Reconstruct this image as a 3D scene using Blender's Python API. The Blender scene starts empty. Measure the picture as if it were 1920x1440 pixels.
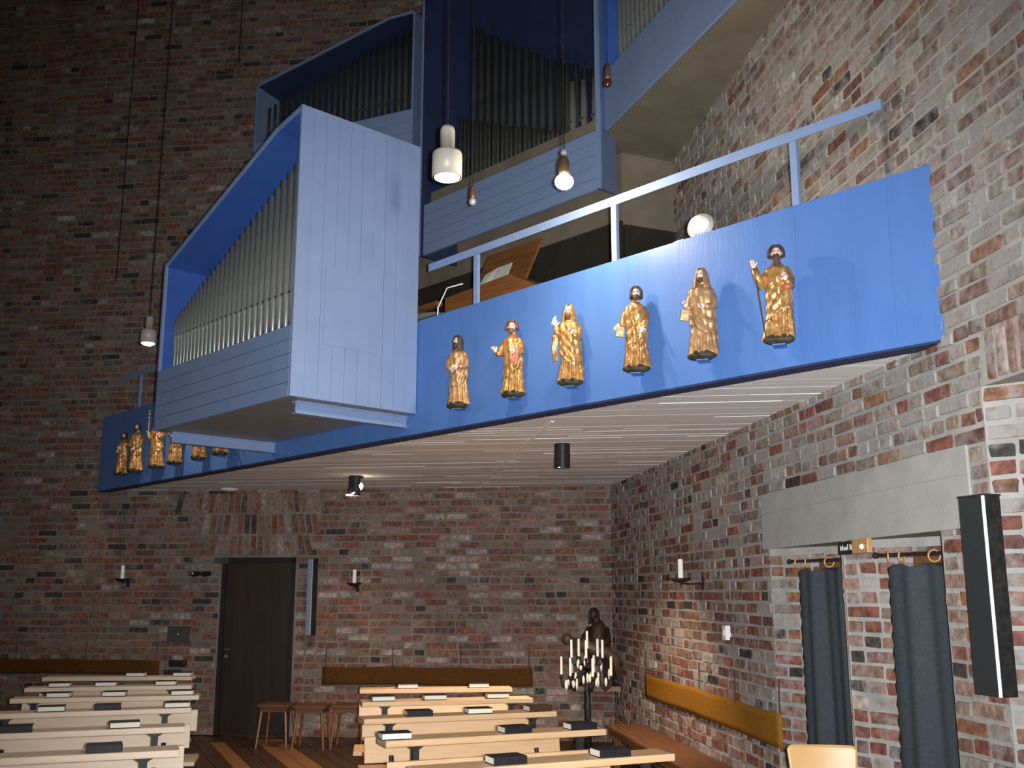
import bpy, math, random
import numpy as np
from mathutils import Vector, Matrix

random.seed(7)
RNG = np.random.default_rng(11)
SC = bpy.context.scene
COL = SC.collection

# ------------------------------------------------------------------ camera, world, flash, exposure
F = 1920.0                      # focal length in pixels of the 1920x1440 frame
PITCH = math.atan(390.0 / F)    # the camera looks up a little
CH = 1.65                       # eye height
cam_d = bpy.data.cameras.new('camera')
cam_d.sensor_width = 36.0
cam_d.lens = 36.0 * F / 1920.0
cam_d.clip_start = 0.05
cam = bpy.data.objects.new('camera', cam_d)
cam.location = (0, 0, CH)
cam.rotation_euler = (math.pi / 2 + PITCH, 0, 0)
COL.objects.link(cam)
SC.camera = cam

world = bpy.data.worlds.new('dim_interior')
SC.world = world
world.use_nodes = True
world.node_tree.nodes['Background'].inputs[0].default_value = (1.0, 0.92, 0.80, 1)
world.node_tree.nodes['Background'].inputs[1].default_value = 0.055

fl_d = bpy.data.lights.new('camera_flash', 'SPOT')      # the photographer's flash
fl_d.energy = 1700
fl_d.color = (0.93, 0.97, 1.0)
fl_d.spot_size = math.radians(80)
fl_d.spot_blend = 1.0
fl_d.shadow_soft_size = 0.03
fl = bpy.data.objects.new('camera_flash', fl_d)
fl.location = (0.07, -0.02, CH + 0.02)
fl.rotation_euler = (math.pi / 2 + math.radians(7.0), 0, math.radians(-2.5))
COL.objects.link(fl)

SC.view_settings.view_transform = 'Standard'
SC.view_settings.look = 'None'
SC.view_settings.gamma = 1.0
SC.view_settings.use_curve_mapping = False
SC.view_settings.exposure = 0.45

# ------------------------------------------------------------------ the plan of the place (metres)
ZC = 2.87                                   # underside of the gallery
GL = np.array([-5.118, 12.657])             # parapet, far left end
GR = np.array([2.076, 4.953])               # parapet, near right end
K = np.array([1.163, 12.071])               # corner of back wall and right wall
PD = (GR - GL) / np.linalg.norm(GR - GL)    # along the parapet, to the viewer's right
BD = np.array([0.9931, -0.1176]); BD /= np.linalg.norm(BD)
RD = np.array([0.1338, -0.9910]); RD /= np.linalg.norm(RD)
def nrm(d): return np.array([d[1], -d[0]])  # towards the room
PN, BN, RN = nrm(PD), nrm(BD), nrm(RD)
def ang(d): return math.atan2(d[1], d[0])
PA, BA, RA = ang(PD), ang(BD), ang(RD)
def gp(al, off=0.0): return GL + PD * al + PN * off       # a plan point by distance along / out of the parapet
def bp(s, off=0.0): return K + BD * s + BN * off
def rp(s, off=0.0): return K + RD * s + RN * off
def v3(p, z): return (float(p[0]), float(p[1]), float(z))
cp_, sp_ = math.cos(PITCH), math.sin(PITCH)
def proj(p):
    q = np.array(p, float) - np.array([0, 0, CH])
    zc = q[1] * cp_ + q[2] * sp_
    return 960 + F * q[0] / zc, 720 - F * (-q[1] * sp_ + q[2] * cp_) / zc, zc

# ------------------------------------------------------------------ materials
MATS = {}
def mat(name, c1, c2=None, scale=6.0, rough=0.6, metal=0.0, bump=0.0, bscale=60.0, stretch=(1, 1, 1), emit=None, spec=0.5, detail=4.0):
    m = bpy.data.materials.new(name); m.use_nodes = True
    nt = m.node_tree; N = nt.nodes; b = N['Principled BSDF']
    b.inputs['Roughness'].default_value = rough
    b.inputs['Metallic'].default_value = metal
    b.inputs['Specular IOR Level'].default_value = spec
    tc = N.new('ShaderNodeTexCoord'); mp = N.new('ShaderNodeMapping')
    mp.inputs['Scale'].default_value = stretch
    nt.links.new(tc.outputs['Object'], mp.inputs['Vector'])
    nz = N.new('ShaderNodeTexNoise'); nz.inputs['Scale'].default_value = scale; nz.inputs['Detail'].default_value = detail
    nt.links.new(mp.outputs[0], nz.inputs['Vector'])
    rp_ = N.new('ShaderNodeValToRGB')
    rp_.color_ramp.elements[0].position = 0.3; rp_.color_ramp.elements[1].position = 0.7
    rp_.color_ramp.elements[0].color = (*c1, 1); rp_.color_ramp.elements[1].color = (*(c2 or tuple(min(1, x * 1.18) for x in c1)), 1)
    nt.links.new(nz.outputs['Fac'], rp_.inputs['Fac']); nt.links.new(rp_.outputs['Color'], b.inputs['Base Color'])
    if bump:
        n2 = N.new('ShaderNodeTexNoise'); n2.inputs['Scale'].default_value = bscale; n2.inputs['Detail'].default_value = 5
        nt.links.new(mp.outputs[0], n2.inputs['Vector'])
        bu = N.new('ShaderNodeBump'); bu.inputs['Strength'].default_value = bump; bu.inputs['Distance'].default_value = 0.01
        nt.links.new(n2.outputs['Fac'], bu.inputs['Height']); nt.links.new(bu.outputs[0], b.inputs['Normal'])
    if emit:
        b.inputs['Emission Color'].default_value = (*emit[0], 1); b.inputs['Emission Strength'].default_value = emit[1]
    MATS[name] = m
    return m

def brick_mat(name, lime=(0.34, 0.32, 0.30)):
    m = bpy.data.materials.new(name); m.use_nodes = True
    nt = m.node_tree; N = nt.nodes; b = N['Principled BSDF']; lk = nt.links.new
    b.inputs['Roughness'].default_value = 0.85; b.inputs['Specular IOR Level'].default_value = 0.25
    ge = N.new('ShaderNodeNewGeometry')
    at = N.new('ShaderNodeAttribute'); at.attribute_name = 'tone'
    asm = N.new('ShaderNodeAttribute'); asm.attribute_name = 'smear'
    n1 = N.new('ShaderNodeTexNoise'); n1.inputs['Scale'].default_value = 22; n1.inputs['Detail'].default_value = 5
    n2 = N.new('ShaderNodeTexNoise'); n2.inputs['Scale'].default_value = 9; n2.inputs['Detail'].default_value = 6; n2.inputs['Roughness'].default_value = 0.65
    lk(ge.outputs['Position'], n1.inputs['Vector']); lk(ge.outputs['Position'], n2.inputs['Vector'])
    mr = N.new('ShaderNodeMapRange'); mr.inputs['From Min'].default_value = 0.3; mr.inputs['From Max'].default_value = 0.7
    mr.inputs['To Min'].default_value = 0.5; mr.inputs['To Max'].default_value = 1.4
    lk(n1.outputs['Fac'], mr.inputs['Value'])
    vm = N.new('ShaderNodeVectorMath'); vm.operation = 'SCALE'
    lk(at.outputs['Color'], vm.inputs[0]); lk(mr.outputs[0], vm.inputs['Scale'])
    ad = N.new('ShaderNodeMath'); ad.operation = 'ADD'; lk(n2.outputs['Fac'], ad.inputs[0]); lk(asm.outputs['Fac'], ad.inputs[1])
    m2 = N.new('ShaderNodeMapRange'); m2.inputs['From Min'].default_value = 0.62; m2.inputs['From Max'].default_value = 0.86
    m2.inputs['To Max'].default_value = 0.85
    lk(ad.outputs[0], m2.inputs['Value'])
    mx = N.new('ShaderNodeMix'); mx.data_type = 'RGBA'
    lk(m2.outputs[0], mx.inputs['Factor']); lk(vm.outputs[0], mx.inputs[6]); mx.inputs[7].default_value = (*lime, 1)
    lk(mx.outputs[2], b.inputs['Base Color'])
    n3 = N.new('ShaderNodeTexNoise'); n3.inputs['Scale'].default_value = 45; n3.inputs['Detail'].default_value = 5
    lk(ge.outputs['Position'], n3.inputs['Vector'])
    bu = N.new('ShaderNodeBump'); bu.inputs['Strength'].default_value = 0.4; bu.inputs['Distance'].default_value = 0.01
    lk(n3.outputs['Fac'], bu.inputs['Height']); lk(bu.outputs[0], b.inputs['Normal'])
    MATS[name] = m
    return m

M_BRICK = brick_mat('brick_clay')
M_BRICKB = brick_mat('brick_clay_dark_lime', (0.20, 0.165, 0.135))  # back wall bricks: lime smear darker and browner than on the right wall
M_MORTARB = mat('dark_mortar', (0.17, 0.145, 0.12), (0.26, 0.23, 0.20), scale=4, rough=0.95, bump=0.5, bscale=30, spec=0.2)  # back wall mortar, darker and browner
M_MORTAR = mat('mortar', (0.30, 0.285, 0.265), (0.42, 0.40, 0.375), scale=5, rough=0.95, bump=0.4, bscale=30, spec=0.2)
M_BLUE = mat('parapet_blue_paint', (0.075, 0.175, 0.46), (0.085, 0.195, 0.50), scale=3, rough=0.45, bump=0.15, bscale=25, stretch=(3, 1, 0.4))
M_LBLUE = mat('light_blue_paint', (0.205, 0.285, 0.475), (0.225, 0.31, 0.505), scale=4, rough=0.5, bump=0.1, bscale=30)
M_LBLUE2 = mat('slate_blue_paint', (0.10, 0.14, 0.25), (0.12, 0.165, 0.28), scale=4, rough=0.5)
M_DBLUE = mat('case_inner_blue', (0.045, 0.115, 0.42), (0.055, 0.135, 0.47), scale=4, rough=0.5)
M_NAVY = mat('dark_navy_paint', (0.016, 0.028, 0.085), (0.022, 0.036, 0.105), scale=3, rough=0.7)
M_TIN = mat('pipe_tin', (0.36, 0.37, 0.345), (0.44, 0.45, 0.42), scale=7, rough=0.27, metal=0.6)
M_TIND = mat('shaded_pipe_tin', (0.10, 0.10, 0.088), (0.15, 0.15, 0.13), scale=7, rough=0.42, metal=0.5)  # pipe tin darkened to hold the dimness inside the upper cases
M_DARK = mat('flat_black', (0.01, 0.01, 0.01), rough=0.8)  # plain black; in the pipe mouths it stands in for shade
M_IRON = mat('black_iron', (0.012, 0.012, 0.013), (0.03, 0.028, 0.026), scale=30, rough=0.5, metal=0.0, spec=0.25)
M_SOFF = mat('white_limewash', (0.86, 0.83, 0.81), (0.92, 0.90, 0.88), scale=9, rough=0.9, bump=0.06, bscale=50, stretch=(0.3, 4, 1))
M_RIDGE = mat('white_ridge', (0.88, 0.87, 0.85), rough=0.8)
M_CONC = mat('brown_concrete', (0.16, 0.135, 0.095), (0.22, 0.185, 0.135), scale=3, rough=0.9, bump=0.3, bscale=40)
M_LINT = mat('grey_concrete', (0.34, 0.335, 0.305), (0.40, 0.395, 0.365), scale=5, rough=0.85, bump=0.25, bscale=60)
M_PINE = mat('pale_pine', (0.60, 0.37, 0.19), (0.70, 0.46, 0.26), scale=5, rough=0.45, stretch=(0.6, 9, 9))  # right pews: downlight warmth put into the pine colour
M_PINEL = mat('flash_lit_pine', (0.66, 0.49, 0.35), (0.74, 0.58, 0.43), scale=5, rough=0.5, stretch=(0.6, 9, 9))  # left pews: same pine, its paler flash-lit look put into the colour
M_WARM = mat('warm_stained_wood', (0.19, 0.07, 0.02), (0.27, 0.11, 0.035), scale=4, rough=0.4, stretch=(0.8, 8, 8))
M_BROWN = mat('brown_wood', (0.11, 0.045, 0.018), (0.17, 0.075, 0.03), scale=4, rough=0.45, stretch=(0.7, 8, 8))
M_FLOOR = mat('dark_floor_wood', (0.045, 0.022, 0.012), (0.10, 0.05, 0.025), scale=3, rough=0.4, stretch=(0.6, 7, 1))
M_FLOORL = mat('light_floor_wood', (0.24, 0.11, 0.04), (0.34, 0.17, 0.07), scale=3, rough=0.4, stretch=(0.6, 7, 1))
M_DOOR = mat('dark_door_wood', (0.018, 0.008, 0.005), (0.035, 0.015, 0.009), scale=3, rough=0.5, stretch=(6, 6, 0.6))
M_FELT = mat('brown_felt', (0.085, 0.035, 0.010), (0.115, 0.05, 0.015), scale=40, rough=1.0, spec=0.05)
M_FELTO = mat('ochre_felt', (0.25, 0.115, 0.016), (0.31, 0.145, 0.022), scale=40, rough=1.0, spec=0.05)
M_CURT = mat('slate_cloth', (0.042, 0.05, 0.058), (0.055, 0.064, 0.073), scale=60, rough=0.95, spec=0.1)
M_WAX = mat('white_wax', (0.88, 0.86, 0.80), rough=0.5)
M_PAGE = mat('cream_pages', (0.74, 0.70, 0.58), (0.80, 0.77, 0.66), scale=10, rough=0.8, stretch=(1, 1, 60))
M_COVER = mat('black_book_cover', (0.012, 0.011, 0.013), (0.02, 0.018, 0.02), scale=30, rough=0.5, spec=0.2)
M_COVERB = mat('brown_book_cover', (0.06, 0.02, 0.012), rough=0.45)
M_GOLD = mat('gilded_wood', (0.36, 0.13, 0.035), (0.72, 0.45, 0.17), scale=22, rough=0.3, metal=0.5, bump=0.45, bscale=55)  # reddish wear, with fold shading and pale highlights put into the colour
M_GOLDD = mat('dull_gilding', (0.33, 0.15, 0.07), (0.60, 0.38, 0.18), scale=20, rough=0.42, metal=0.4, bump=0.25, bscale=60)
M_RED = mat('red_lining', (0.42, 0.07, 0.035), (0.52, 0.12, 0.05), scale=18, rough=0.5)
M_SKIN = mat('painted_skin', (0.70, 0.50, 0.42), (0.78, 0.59, 0.51), scale=20, rough=0.5)
M_HAIR = mat('painted_dark_hair', (0.045, 0.028, 0.022), (0.09, 0.05, 0.04), scale=60, rough=0.6, bump=0.6, bscale=120)
M_HAIRB = mat('painted_brown_hair', (0.13, 0.055, 0.035), (0.2, 0.09, 0.055), scale=60, rough=0.6, bump=0.6, bscale=120)
M_MOSS = mat('dark_statue_base', (0.022, 0.018, 0.01), (0.06, 0.05, 0.026), scale=25, rough=0.7, bump=0.5, bscale=50)
M_WOODFIG = mat('dark_carved_wood', (0.022, 0.016, 0.011), (0.055, 0.036, 0.02), scale=9, rough=0.5)
M_CREAM = mat('cream_shade', (0.42, 0.385, 0.33), rough=0.4)
M_WHITE = mat('white_plastic', (0.80, 0.80, 0.78), rough=0.4)
M_LAMP = mat('lit_bulb', (1, 0.95, 0.85), emit=((1.0, 0.90, 0.72), 30.0))
M_SPOT = mat('lit_spot_bulb', (1, 0.9, 0.8), emit=((1.0, 0.80, 0.62), 14.0))
M_GLASS = mat('clear_bulb_glass', (0.55, 0.55, 0.55), rough=0.08, metal=0.5)
M_REDG = mat('dark_red_bulb', (0.05, 0.01, 0.01), rough=0.06, spec=1.0)
M_SPK = mat('speaker_grille', (0.018, 0.022, 0.024), (0.026, 0.03, 0.033), scale=120, rough=0.6, metal=0.2)
M_GLINT = mat('chrome_glint', (0.85, 0.88, 0.9), rough=0.25, metal=0.0, spec=1.0)  # near-white colour holds the flash glint on chrome
M_SPKB = mat('pale_blue_grille', (0.32, 0.42, 0.56), (0.36, 0.47, 0.62), scale=80, rough=0.55)
M_PLAQ = mat('dark_grey_metal', (0.045, 0.045, 0.045), (0.06, 0.06, 0.06), scale=20, rough=0.6)
M_BRASS = mat('dull_brass', (0.45, 0.35, 0.18), rough=0.35, metal=0.8)
M_RINGW = mat('wooden_rings', (0.42, 0.22, 0.09), (0.55, 0.30, 0.13), scale=14, rough=0.4)
M_CORD = mat('dark_cord', (0.05, 0.025, 0.02), rough=0.8)
M_GREY = mat('grey_board', (0.22, 0.23, 0.22), rough=0.5)
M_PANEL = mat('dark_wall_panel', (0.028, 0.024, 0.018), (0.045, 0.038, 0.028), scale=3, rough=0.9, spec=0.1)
M_GLASSD = mat('dark_window_pane', (0.02, 0.025, 0.03), rough=0.1)
M_PLY = mat('golden_plywood', (0.60, 0.33, 0.12), (0.68, 0.40, 0.16), scale=4, rough=0.4, stretch=(1, 8, 1))
M_COPPER = mat('brown_lamp_body', (0.16, 0.09, 0.05), rough=0.4, metal=0.5)

# ------------------------------------------------------------------ mesh helpers
class MB:
    def __init__(s): s.v = []; s.f = []; s.m = []
    def add(s, vs, fs, mi=0):
        o = len(s.v); s.v += [tuple(map(float, p)) for p in vs]
        for f in fs: s.f.append(tuple(i + o for i in f)); s.m.append(mi)
        return s
    def box(s, x0, y0, z0, x1, y1, z1, mi=0):
        vs = [(x0, y0, z0), (x1, y0, z0), (x1, y1, z0), (x0, y1, z0), (x0, y0, z1), (x1, y0, z1), (x1, y1, z1), (x0, y1, z1)]
        return s.add(vs, [(0, 3, 2, 1), (4, 5, 6, 7), (0, 1, 5, 4), (1, 2, 6, 5), (2, 3, 7, 6), (3, 0, 4, 7)], mi)
    def prism_y(s, poly, y0, y1, mi=0):      # polygon in x,z pushed along y
        n = len(poly); vs = [(x, y0, z) for x, z in poly] + [(x, y1, z) for x, z in poly]
        return s.add(vs, [tuple(range(n)), tuple(range(2 * n - 1, n - 1, -1))] + [(i, (i + n), (i + 1) % n + n, (i + 1) % n) for i in range(n)], mi)
    def prism_z(s, poly, z0, z1, mi=0):
        n = len(poly); vs = [(x, y, z0) for x, y in poly] + [(x, y, z1) for x, y in poly]
        return s.add(vs, [tuple(range(n - 1, -1, -1)), tuple(range(n, 2 * n))] + [(i, (i + 1) % n, (i + 1) % n + n, i + n) for i in range(n)], mi)
    def tube(s, pts, rad, n=10, mi=0, caps=True, flat=1.0):
        pts = [Vector(p) for p in pts]
        if not hasattr(rad, '__len__'): rad = [rad] * len(pts)
        vs = []; up = Vector((0, 0, 1)); prev = None
        for i, p in enumerate(pts):
            t = (pts[min(i + 1, len(pts) - 1)] - pts[max(i - 1, 0)]).normalized()
            if prev is None:
                a = t.cross(up)
                if a.length < 1e-3: a = Vector((1, 0, 0))
                a.normalize()
            else:
                a = (prev - t * prev.dot(t)).normalized()
            prev = a; b = t.cross(a)
            for k in range(n):
                w = 2 * math.pi * k / n
                vs.append(p + a * (math.cos(w) * rad[i]) + b * (math.sin(w) * rad[i] * flat))
        fs = []
        for i in range(len(pts) - 1):
            for k in range(n):
                fs.append((i * n + k, i * n + (k + 1) % n, (i + 1) * n + (k + 1) % n, (i + 1) * n + k))
        if caps:
            fs.append(tuple(range(n - 1, -1, -1))); fs.append(tuple(range((len(pts) - 1) * n, len(pts) * n)))
        return s.add(vs, fs, mi)
    def lathe(s, prof, n=20, c=(0, 0, 0), mi=0, sx=1.0, sy=1.0):
        vs = []; fs = []
        for r, z in prof:
            for k in range(n):
                w = 2 * math.pi * k / n
                vs.append((c[0] + r * math.cos(w) * sx, c[1] + r * math.sin(w) * sy, c[2] + z))
        for i in range(len(prof) - 1):
            for k in range(n):
                fs.append((i * n + k, i * n + (k + 1) % n, (i + 1) * n + (k + 1) % n, (i + 1) * n + k))
        if prof[0][0] > 1e-6: fs.append(tuple(range(n - 1, -1, -1)))
        if prof[-1][0] > 1e-6: fs.append(tuple(range((len(prof) - 1) * n, len(prof) * n)))
        return s.add(vs, fs, mi)
    def ball(s, c, r, nu=14, nv=9, mi=0, fn=None):
        if not hasattr(r, '__len__'): r = (r, r, r)
        vs = []; fs = []
        for j in range(nv + 1):
            ph = math.pi * j / nv
            for k in range(nu):
                th = 2 * math.pi * k / nu
                d = (math.sin(ph) * math.cos(th), math.sin(ph) * math.sin(th), math.cos(ph))
                g = fn(d) if fn else 1.0
                vs.append((c[0] + d[0] * r[0] * g, c[1] + d[1] * r[1] * g, c[2] + d[2] * r[2] * g))
        for j in range(nv):
            for k in range(nu):
                fs.append((j * nu + k, (j + 1) * nu + k, (j + 1) * nu + (k + 1) % nu, j * nu + (k + 1) % nu))
        return s.add(vs, fs, mi)
    def grid(s, nu, nv, fn, closed=False, mi=0):
        vs = [fn(i / (nu if closed else nu - 1), j / (nv - 1)) for j in range(nv) for i in range(nu)]
        fs = []
        for j in range(nv - 1):
            for i in range(nu if closed else nu - 1):
                fs.append((j * nu + i, j * nu + (i + 1) % nu, (j + 1) * nu + (i + 1) % nu, (j + 1) * nu + i))
        return s.add(vs, fs, mi)
    def mesh(s, name, mats, smooth=False):
        me = bpy.data.meshes.new(name)
        me.from_pydata(s.v, [], s.f)
        if not isinstance(mats, (list, tuple)): mats = [mats]
        for m in mats: me.materials.append(m)
        if len(mats) > 1: me.polygons.foreach_set('material_index', s.m)
        if smooth: me.polygons.foreach_set('use_smooth', [True] * len(me.polygons))
        me.update()
        return me
    def build(s, name, mats, parent=None, loc=(0, 0, 0), rotz=0.0, smooth=False, bevel=0.0, rot=None, solid=0.0):
        o = bpy.data.objects.new(name, s.mesh(name, mats, smooth))
        COL.objects.link(o); o.location = loc
        o.rotation_euler = rot if rot else (0, 0, rotz)
        if parent is not None: o.parent = parent
        if solid:
            md = o.modifiers.new('solid', 'SOLIDIFY'); md.thickness = solid
        if bevel:
            md = o.modifiers.new('bevel', 'BEVEL'); md.width = bevel; md.segments = 2; md.limit_method = 'ANGLE'
        return o

def tag(o, label=None, cat=None, group=None, kind=None):
    if label: o['label'] = label
    if cat: o['category'] = cat
    if group: o['group'] = group
    if kind: o['kind'] = kind
    return o
def thing(name, label, cat, loc=(0, 0, 0), rotz=0.0, group=None):
    o = bpy.data.objects.new(name, None); o.empty_display_size = 0.1
    COL.objects.link(o); o.location = loc; o.rotation_euler = (0, 0, rotz)
    return tag(o, label, cat, group)
def dup(root, loc=None, rotz=None, label=None, group=None):
    r = root.copy(); COL.objects.link(r)
    if loc is not None: r.location = loc
    if rotz is not None: r.rotation_euler = (0, 0, rotz)
    if label: r['label'] = label
    if group: r['group'] = group
    for ch in list(root.children):
        c = ch.copy(); COL.objects.link(c); c.parent = r
        for g in list(ch.children):
            d = g.copy(); COL.objects.link(d); d.parent = c
    return r

# ------------------------------------------------------------------ brick walls
CO = 0.083                      # course height
PAL = [((0.215, 0.085, 0.062), 5), ((0.165, 0.083, 0.07), 4), ((0.20, 0.115, 0.075), 3), ((0.055, 0.045, 0.042), 1.6),
       ((0.27, 0.17, 0.14), 3.5), ((0.34, 0.27, 0.235), 0.6), ((0.25, 0.115, 0.07), 0.7)]
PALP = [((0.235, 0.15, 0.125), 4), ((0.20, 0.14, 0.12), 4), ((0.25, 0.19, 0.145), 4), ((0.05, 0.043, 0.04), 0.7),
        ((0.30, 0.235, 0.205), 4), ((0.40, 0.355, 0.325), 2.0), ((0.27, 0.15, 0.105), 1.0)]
def tone(pal):
    t = random.random() * sum(w for _, w in pal)
    for c, w in pal:
        t -= w
        if t <= 0: break
    j = random.uniform(0.85, 1.18)
    return tuple(x * j for x in c)
def brick_verts(w, h, pr, rough=0.0055):
    cx = min(0.3 * w, random.uniform(0.002, 0.011)); cz = min(0.3 * h, random.uniform(0.002, 0.010))
    a, b = w / 2, h / 2
    base = [(-a + cx, -b), (a - cx, -b), (a, -b + cz), (a, b - cz), (a - cx, b), (-a + cx, b), (-a, b - cz), (-a, -b + cz)]
    fr = [(x * 0.975 + random.uniform(-rough, rough), -pr + random.uniform(-0.002, 0.002), z * 0.94 + random.uniform(-rough, rough) * 0.7) for x, z in base]
    bk = [(x, 0.02, z) for x, z in base]
    return fr + bk
BF = [tuple(range(8))] + [(i, i + 8, (i + 1) % 8 + 8, (i + 1) % 8) for i in range(8)]
def add_attr(me, tones, smears):
    a = me.attributes.new('tone', 'FLOAT_COLOR', 'FACE')
    a.data.foreach_set('color', np.array([(*t, 1.0) for t in tones], dtype=np.float32).ravel())
    b = me.attributes.new('smear', 'FLOAT', 'FACE')
    b.data.foreach_set('value', np.array(smears, dtype=np.float32))
VARI = {}
def variants(kind, mt):
    if (kind, mt.name) not in VARI:
        lst = []
        w = {'s': 0.24, 'h': 0.113}[kind[0]]
        for i in range(22):
            m = MB().add(brick_verts(w, 0.064, random.uniform(0.004, 0.012)), BF)
            me = m.mesh('brick', mt)
            t = tone(PALP if kind[1] == 'p' else PAL); sm = random.uniform(-0.10, 0.20) + (0.20 if kind[1] == 'p' else 0.03)
            add_attr(me, [t] * 9, [sm] * 9)
            lst.append(me)
        VARI[(kind, mt.name)] = lst
    return VARI[(kind, mt.name)]

def lay(pdef, spans, z0, z1, pale, hidden, out):
    """lay courses on a vertical plane; pdef = (origin2d, dir); spans(z) -> s intervals; appends brick records to out"""
    k = int(math.floor(z0 / CO))
    while k * CO < z1:
        zc = k * CO + CO / 2
        if zc - 0.03 >= z0 and zc + 0.03 <= z1:
            mode = random.random()
            for (a, b) in spans(zc):
                s = a + random.uniform(0.0, 0.02); first = True
                while s < b - 0.05:
                    hd = (random.random() < (0.85 if mode < 0.25 else 0.28)) or (first and k % 2)
                    kind = 'h' if hd else 's'; w = 0.113 if hd else 0.24
                    first = False
                    full = s + w <= b
                    if not full: w = b - s - 0.004
                    if w > 0.045:
                        out.append((pdef, s + w / 2, zc + random.uniform(-0.005, 0.005), w, kind if full else None, pale(s, zc), hidden, 0.0))
                    s += w + random.uniform(0.013, 0.024)
        k += 1

def finish_bricks(recs, parent, mt, nind=300):
    sc = []
    for i, r in enumerate(recs):
        (o, d), s, z, w, kind, pl, hid, tilt = r
        p = o + d * s; u, v, zc = proj((p[0], p[1], z))
        ok = zc > 0.3 and -20 < u < 1940 and -10 < v < 1450 and kind is not None and not hid(u, v)
        fs = abs(nrm(d) @ (p / np.linalg.norm(p)))
        sc.append((fs * w / max(zc, .3) ** 2) if ok else -1)
    order = np.argsort(-np.array(sc))[:nind]
    chosen = set(int(i) for i in order if sc[i] > 0)
    vs = []; fs = []; tn = []; sm = []
    for i, r in enumerate(recs):
        (o, d), s, z, w, kind, pl, hid, tilt = r
        p = o + d * s; a = ang(d)
        if i in chosen:
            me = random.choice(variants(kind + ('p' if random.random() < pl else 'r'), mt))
            ob = bpy.data.objects.new('brick', me); COL.objects.link(ob)
            ob.location = v3(p, z); ob.rotation_euler = (0, tilt, a); ob.parent = parent
        else:
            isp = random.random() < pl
            bv = brick_verts(w, 0.064, random.uniform(0.003, 0.012))
            ca, sa = math.cos(a), math.sin(a); ct, st = math.cos(tilt), math.sin(tilt)
            n0 = len(vs)
            for x, y, zz in bv:
                x2 = x * ct + zz * st; z2 = -x * st + zz * ct
                vs.append((p[0] + x2 * ca - y * sa, p[1] + x2 * sa + y * ca, z + z2))
            fs += [tuple(q + n0 for q in f) for f in BF]
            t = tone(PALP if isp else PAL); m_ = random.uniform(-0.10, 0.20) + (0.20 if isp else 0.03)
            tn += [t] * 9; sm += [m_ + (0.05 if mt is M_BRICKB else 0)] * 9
    if vs:
        me = bpy.data.meshes.new('brickwork'); me.from_pydata(vs, [], fs); me.materials.append(mt)
        add_attr(me, tn, sm); me.update()
        ob = bpy.data.objects.new('brickwork', me); COL.objects.link(ob); ob.parent = parent
        tag(ob, kind='stuff')

def wall_rects(m, o, d, rects, thick=0.25):
    n = nrm(d)
    for (s0, s1, z0, z1) in rects:
        a = o + d * s0; b = o + d * s1; c = b - n * thick; e = a - n * thick
        m.prism_z([tuple(a), tuple(b), tuple(c), tuple(e)], z0, z1)

# ---- back wall
DOOR = (-4.71, -3.79, 2.06)
mb = MB()
wall_rects(mb, K, BD, [(-10, DOOR[0], 0, 11), (DOOR[0], DOOR[1], DOOR[2], 11), (DOOR[1], 0.25, 0, 11)])
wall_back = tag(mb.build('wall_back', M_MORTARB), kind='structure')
FAN = (-5.45, -3.42, 2.08, 2.84)
def back_spans(z):
    iv = [(-9.6, 0.0)]
    cut = None
    if z < DOOR[2] + 0.02: cut = (DOOR[0] - 0.02, DOOR[1] + 0.02)
    elif FAN[2] < z < FAN[3]:
        q = (z - FAN[2]) / (FAN[3] - FAN[2]); cut = (DOOR[0] - 0.15 - 0.55 * q, DOOR[1] + 0.12 + 0.25 * q)
    if cut: iv = [(-9.6, cut[0]), (cut[1], 0.0)]
    return iv
def hid_back(u, v):
    if v < 300 and u > 470: return True
    if 285 < u < 790 and 200 < v < 810: return True
    if u > 790 and v < 910: return True
    if u > 180 and v > 780 and v < 915: return True
    return v > 1395
recs = []
lay((K, BD), back_spans, 0.0, 10.9, lambda s, z: 0.07, hid_back, recs)
# the leaning soldier bricks over the door
for row in range(3):
    z = FAN[2] + 0.125 + row * 0.257; q = (row + 0.5) / 3
    a = DOOR[0] - 0.13 - 0.55 * q; b = DOOR[1] + 0.10 + 0.25 * q
    n_ = int((b - a) / 0.082)
    for i in range(n_ + 1):
        s = a + (b - a) * i / n_
        t = (i / n_ - 0.5) * 0.5
        recs.append(((K, BD), s, z, 0.24, 's', 0.0, hid_back, math.pi / 2 - t * 0.9 + random.uniform(-.03, .03)))
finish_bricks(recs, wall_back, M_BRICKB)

# ---- right wall: plain wall, window niche with two splayed bays under a lintel, splayed reveal near the camera
S0, S1, S2, SJ = 4.84, 5.95, 7.06, 7.50
ZLB, ZLT, ZJ = 1.945, 2.33, 2.58
FDIR = np.array([math.sin(math.radians(30)), -math.cos(math.radians(30))])
JDIR = np.array([0.75, -0.66]); JDIR /= np.linalg.norm(JDIR)
def bay(sa, sb):
    """splayed back of a niche bay from wall point sa, and how long it runs until level with sb"""
    ln = ((sb - sa)) / (FDIR @ RD)
    return rp(sa), ln
mb = MB()
wall_rects(mb, K, RD, [(-0.2, S0, 0, 9.5), (S0, S2, ZLT, 9.5), (S2, SJ, 0, 9.5), (SJ, 10.5, ZJ, 9.5)])
for sa, sb in ((S0, S1), (S1, S2)):
    o_, ln = bay(sa, sb)
    wall_rects(mb, o_, FDIR, [(0.0, ln + 0.02, 0, ZLT)], 0.2)
e1 = bay(S0, S1); pe = e1[0] + FDIR * e1[1]
mb.prism_z([tuple(pe), tuple(rp(S1)), tuple(rp(S1) + RD * 0.03), tuple(pe + RD * 0.05)], 0, ZLB)
wall_rects(mb, rp(SJ), JDIR, [(0.0, 2.2, 0, ZJ + 0.02)], 0.3)
wall_right = tag(mb.build('wall_right', M_MORTAR), kind='structure')
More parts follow.
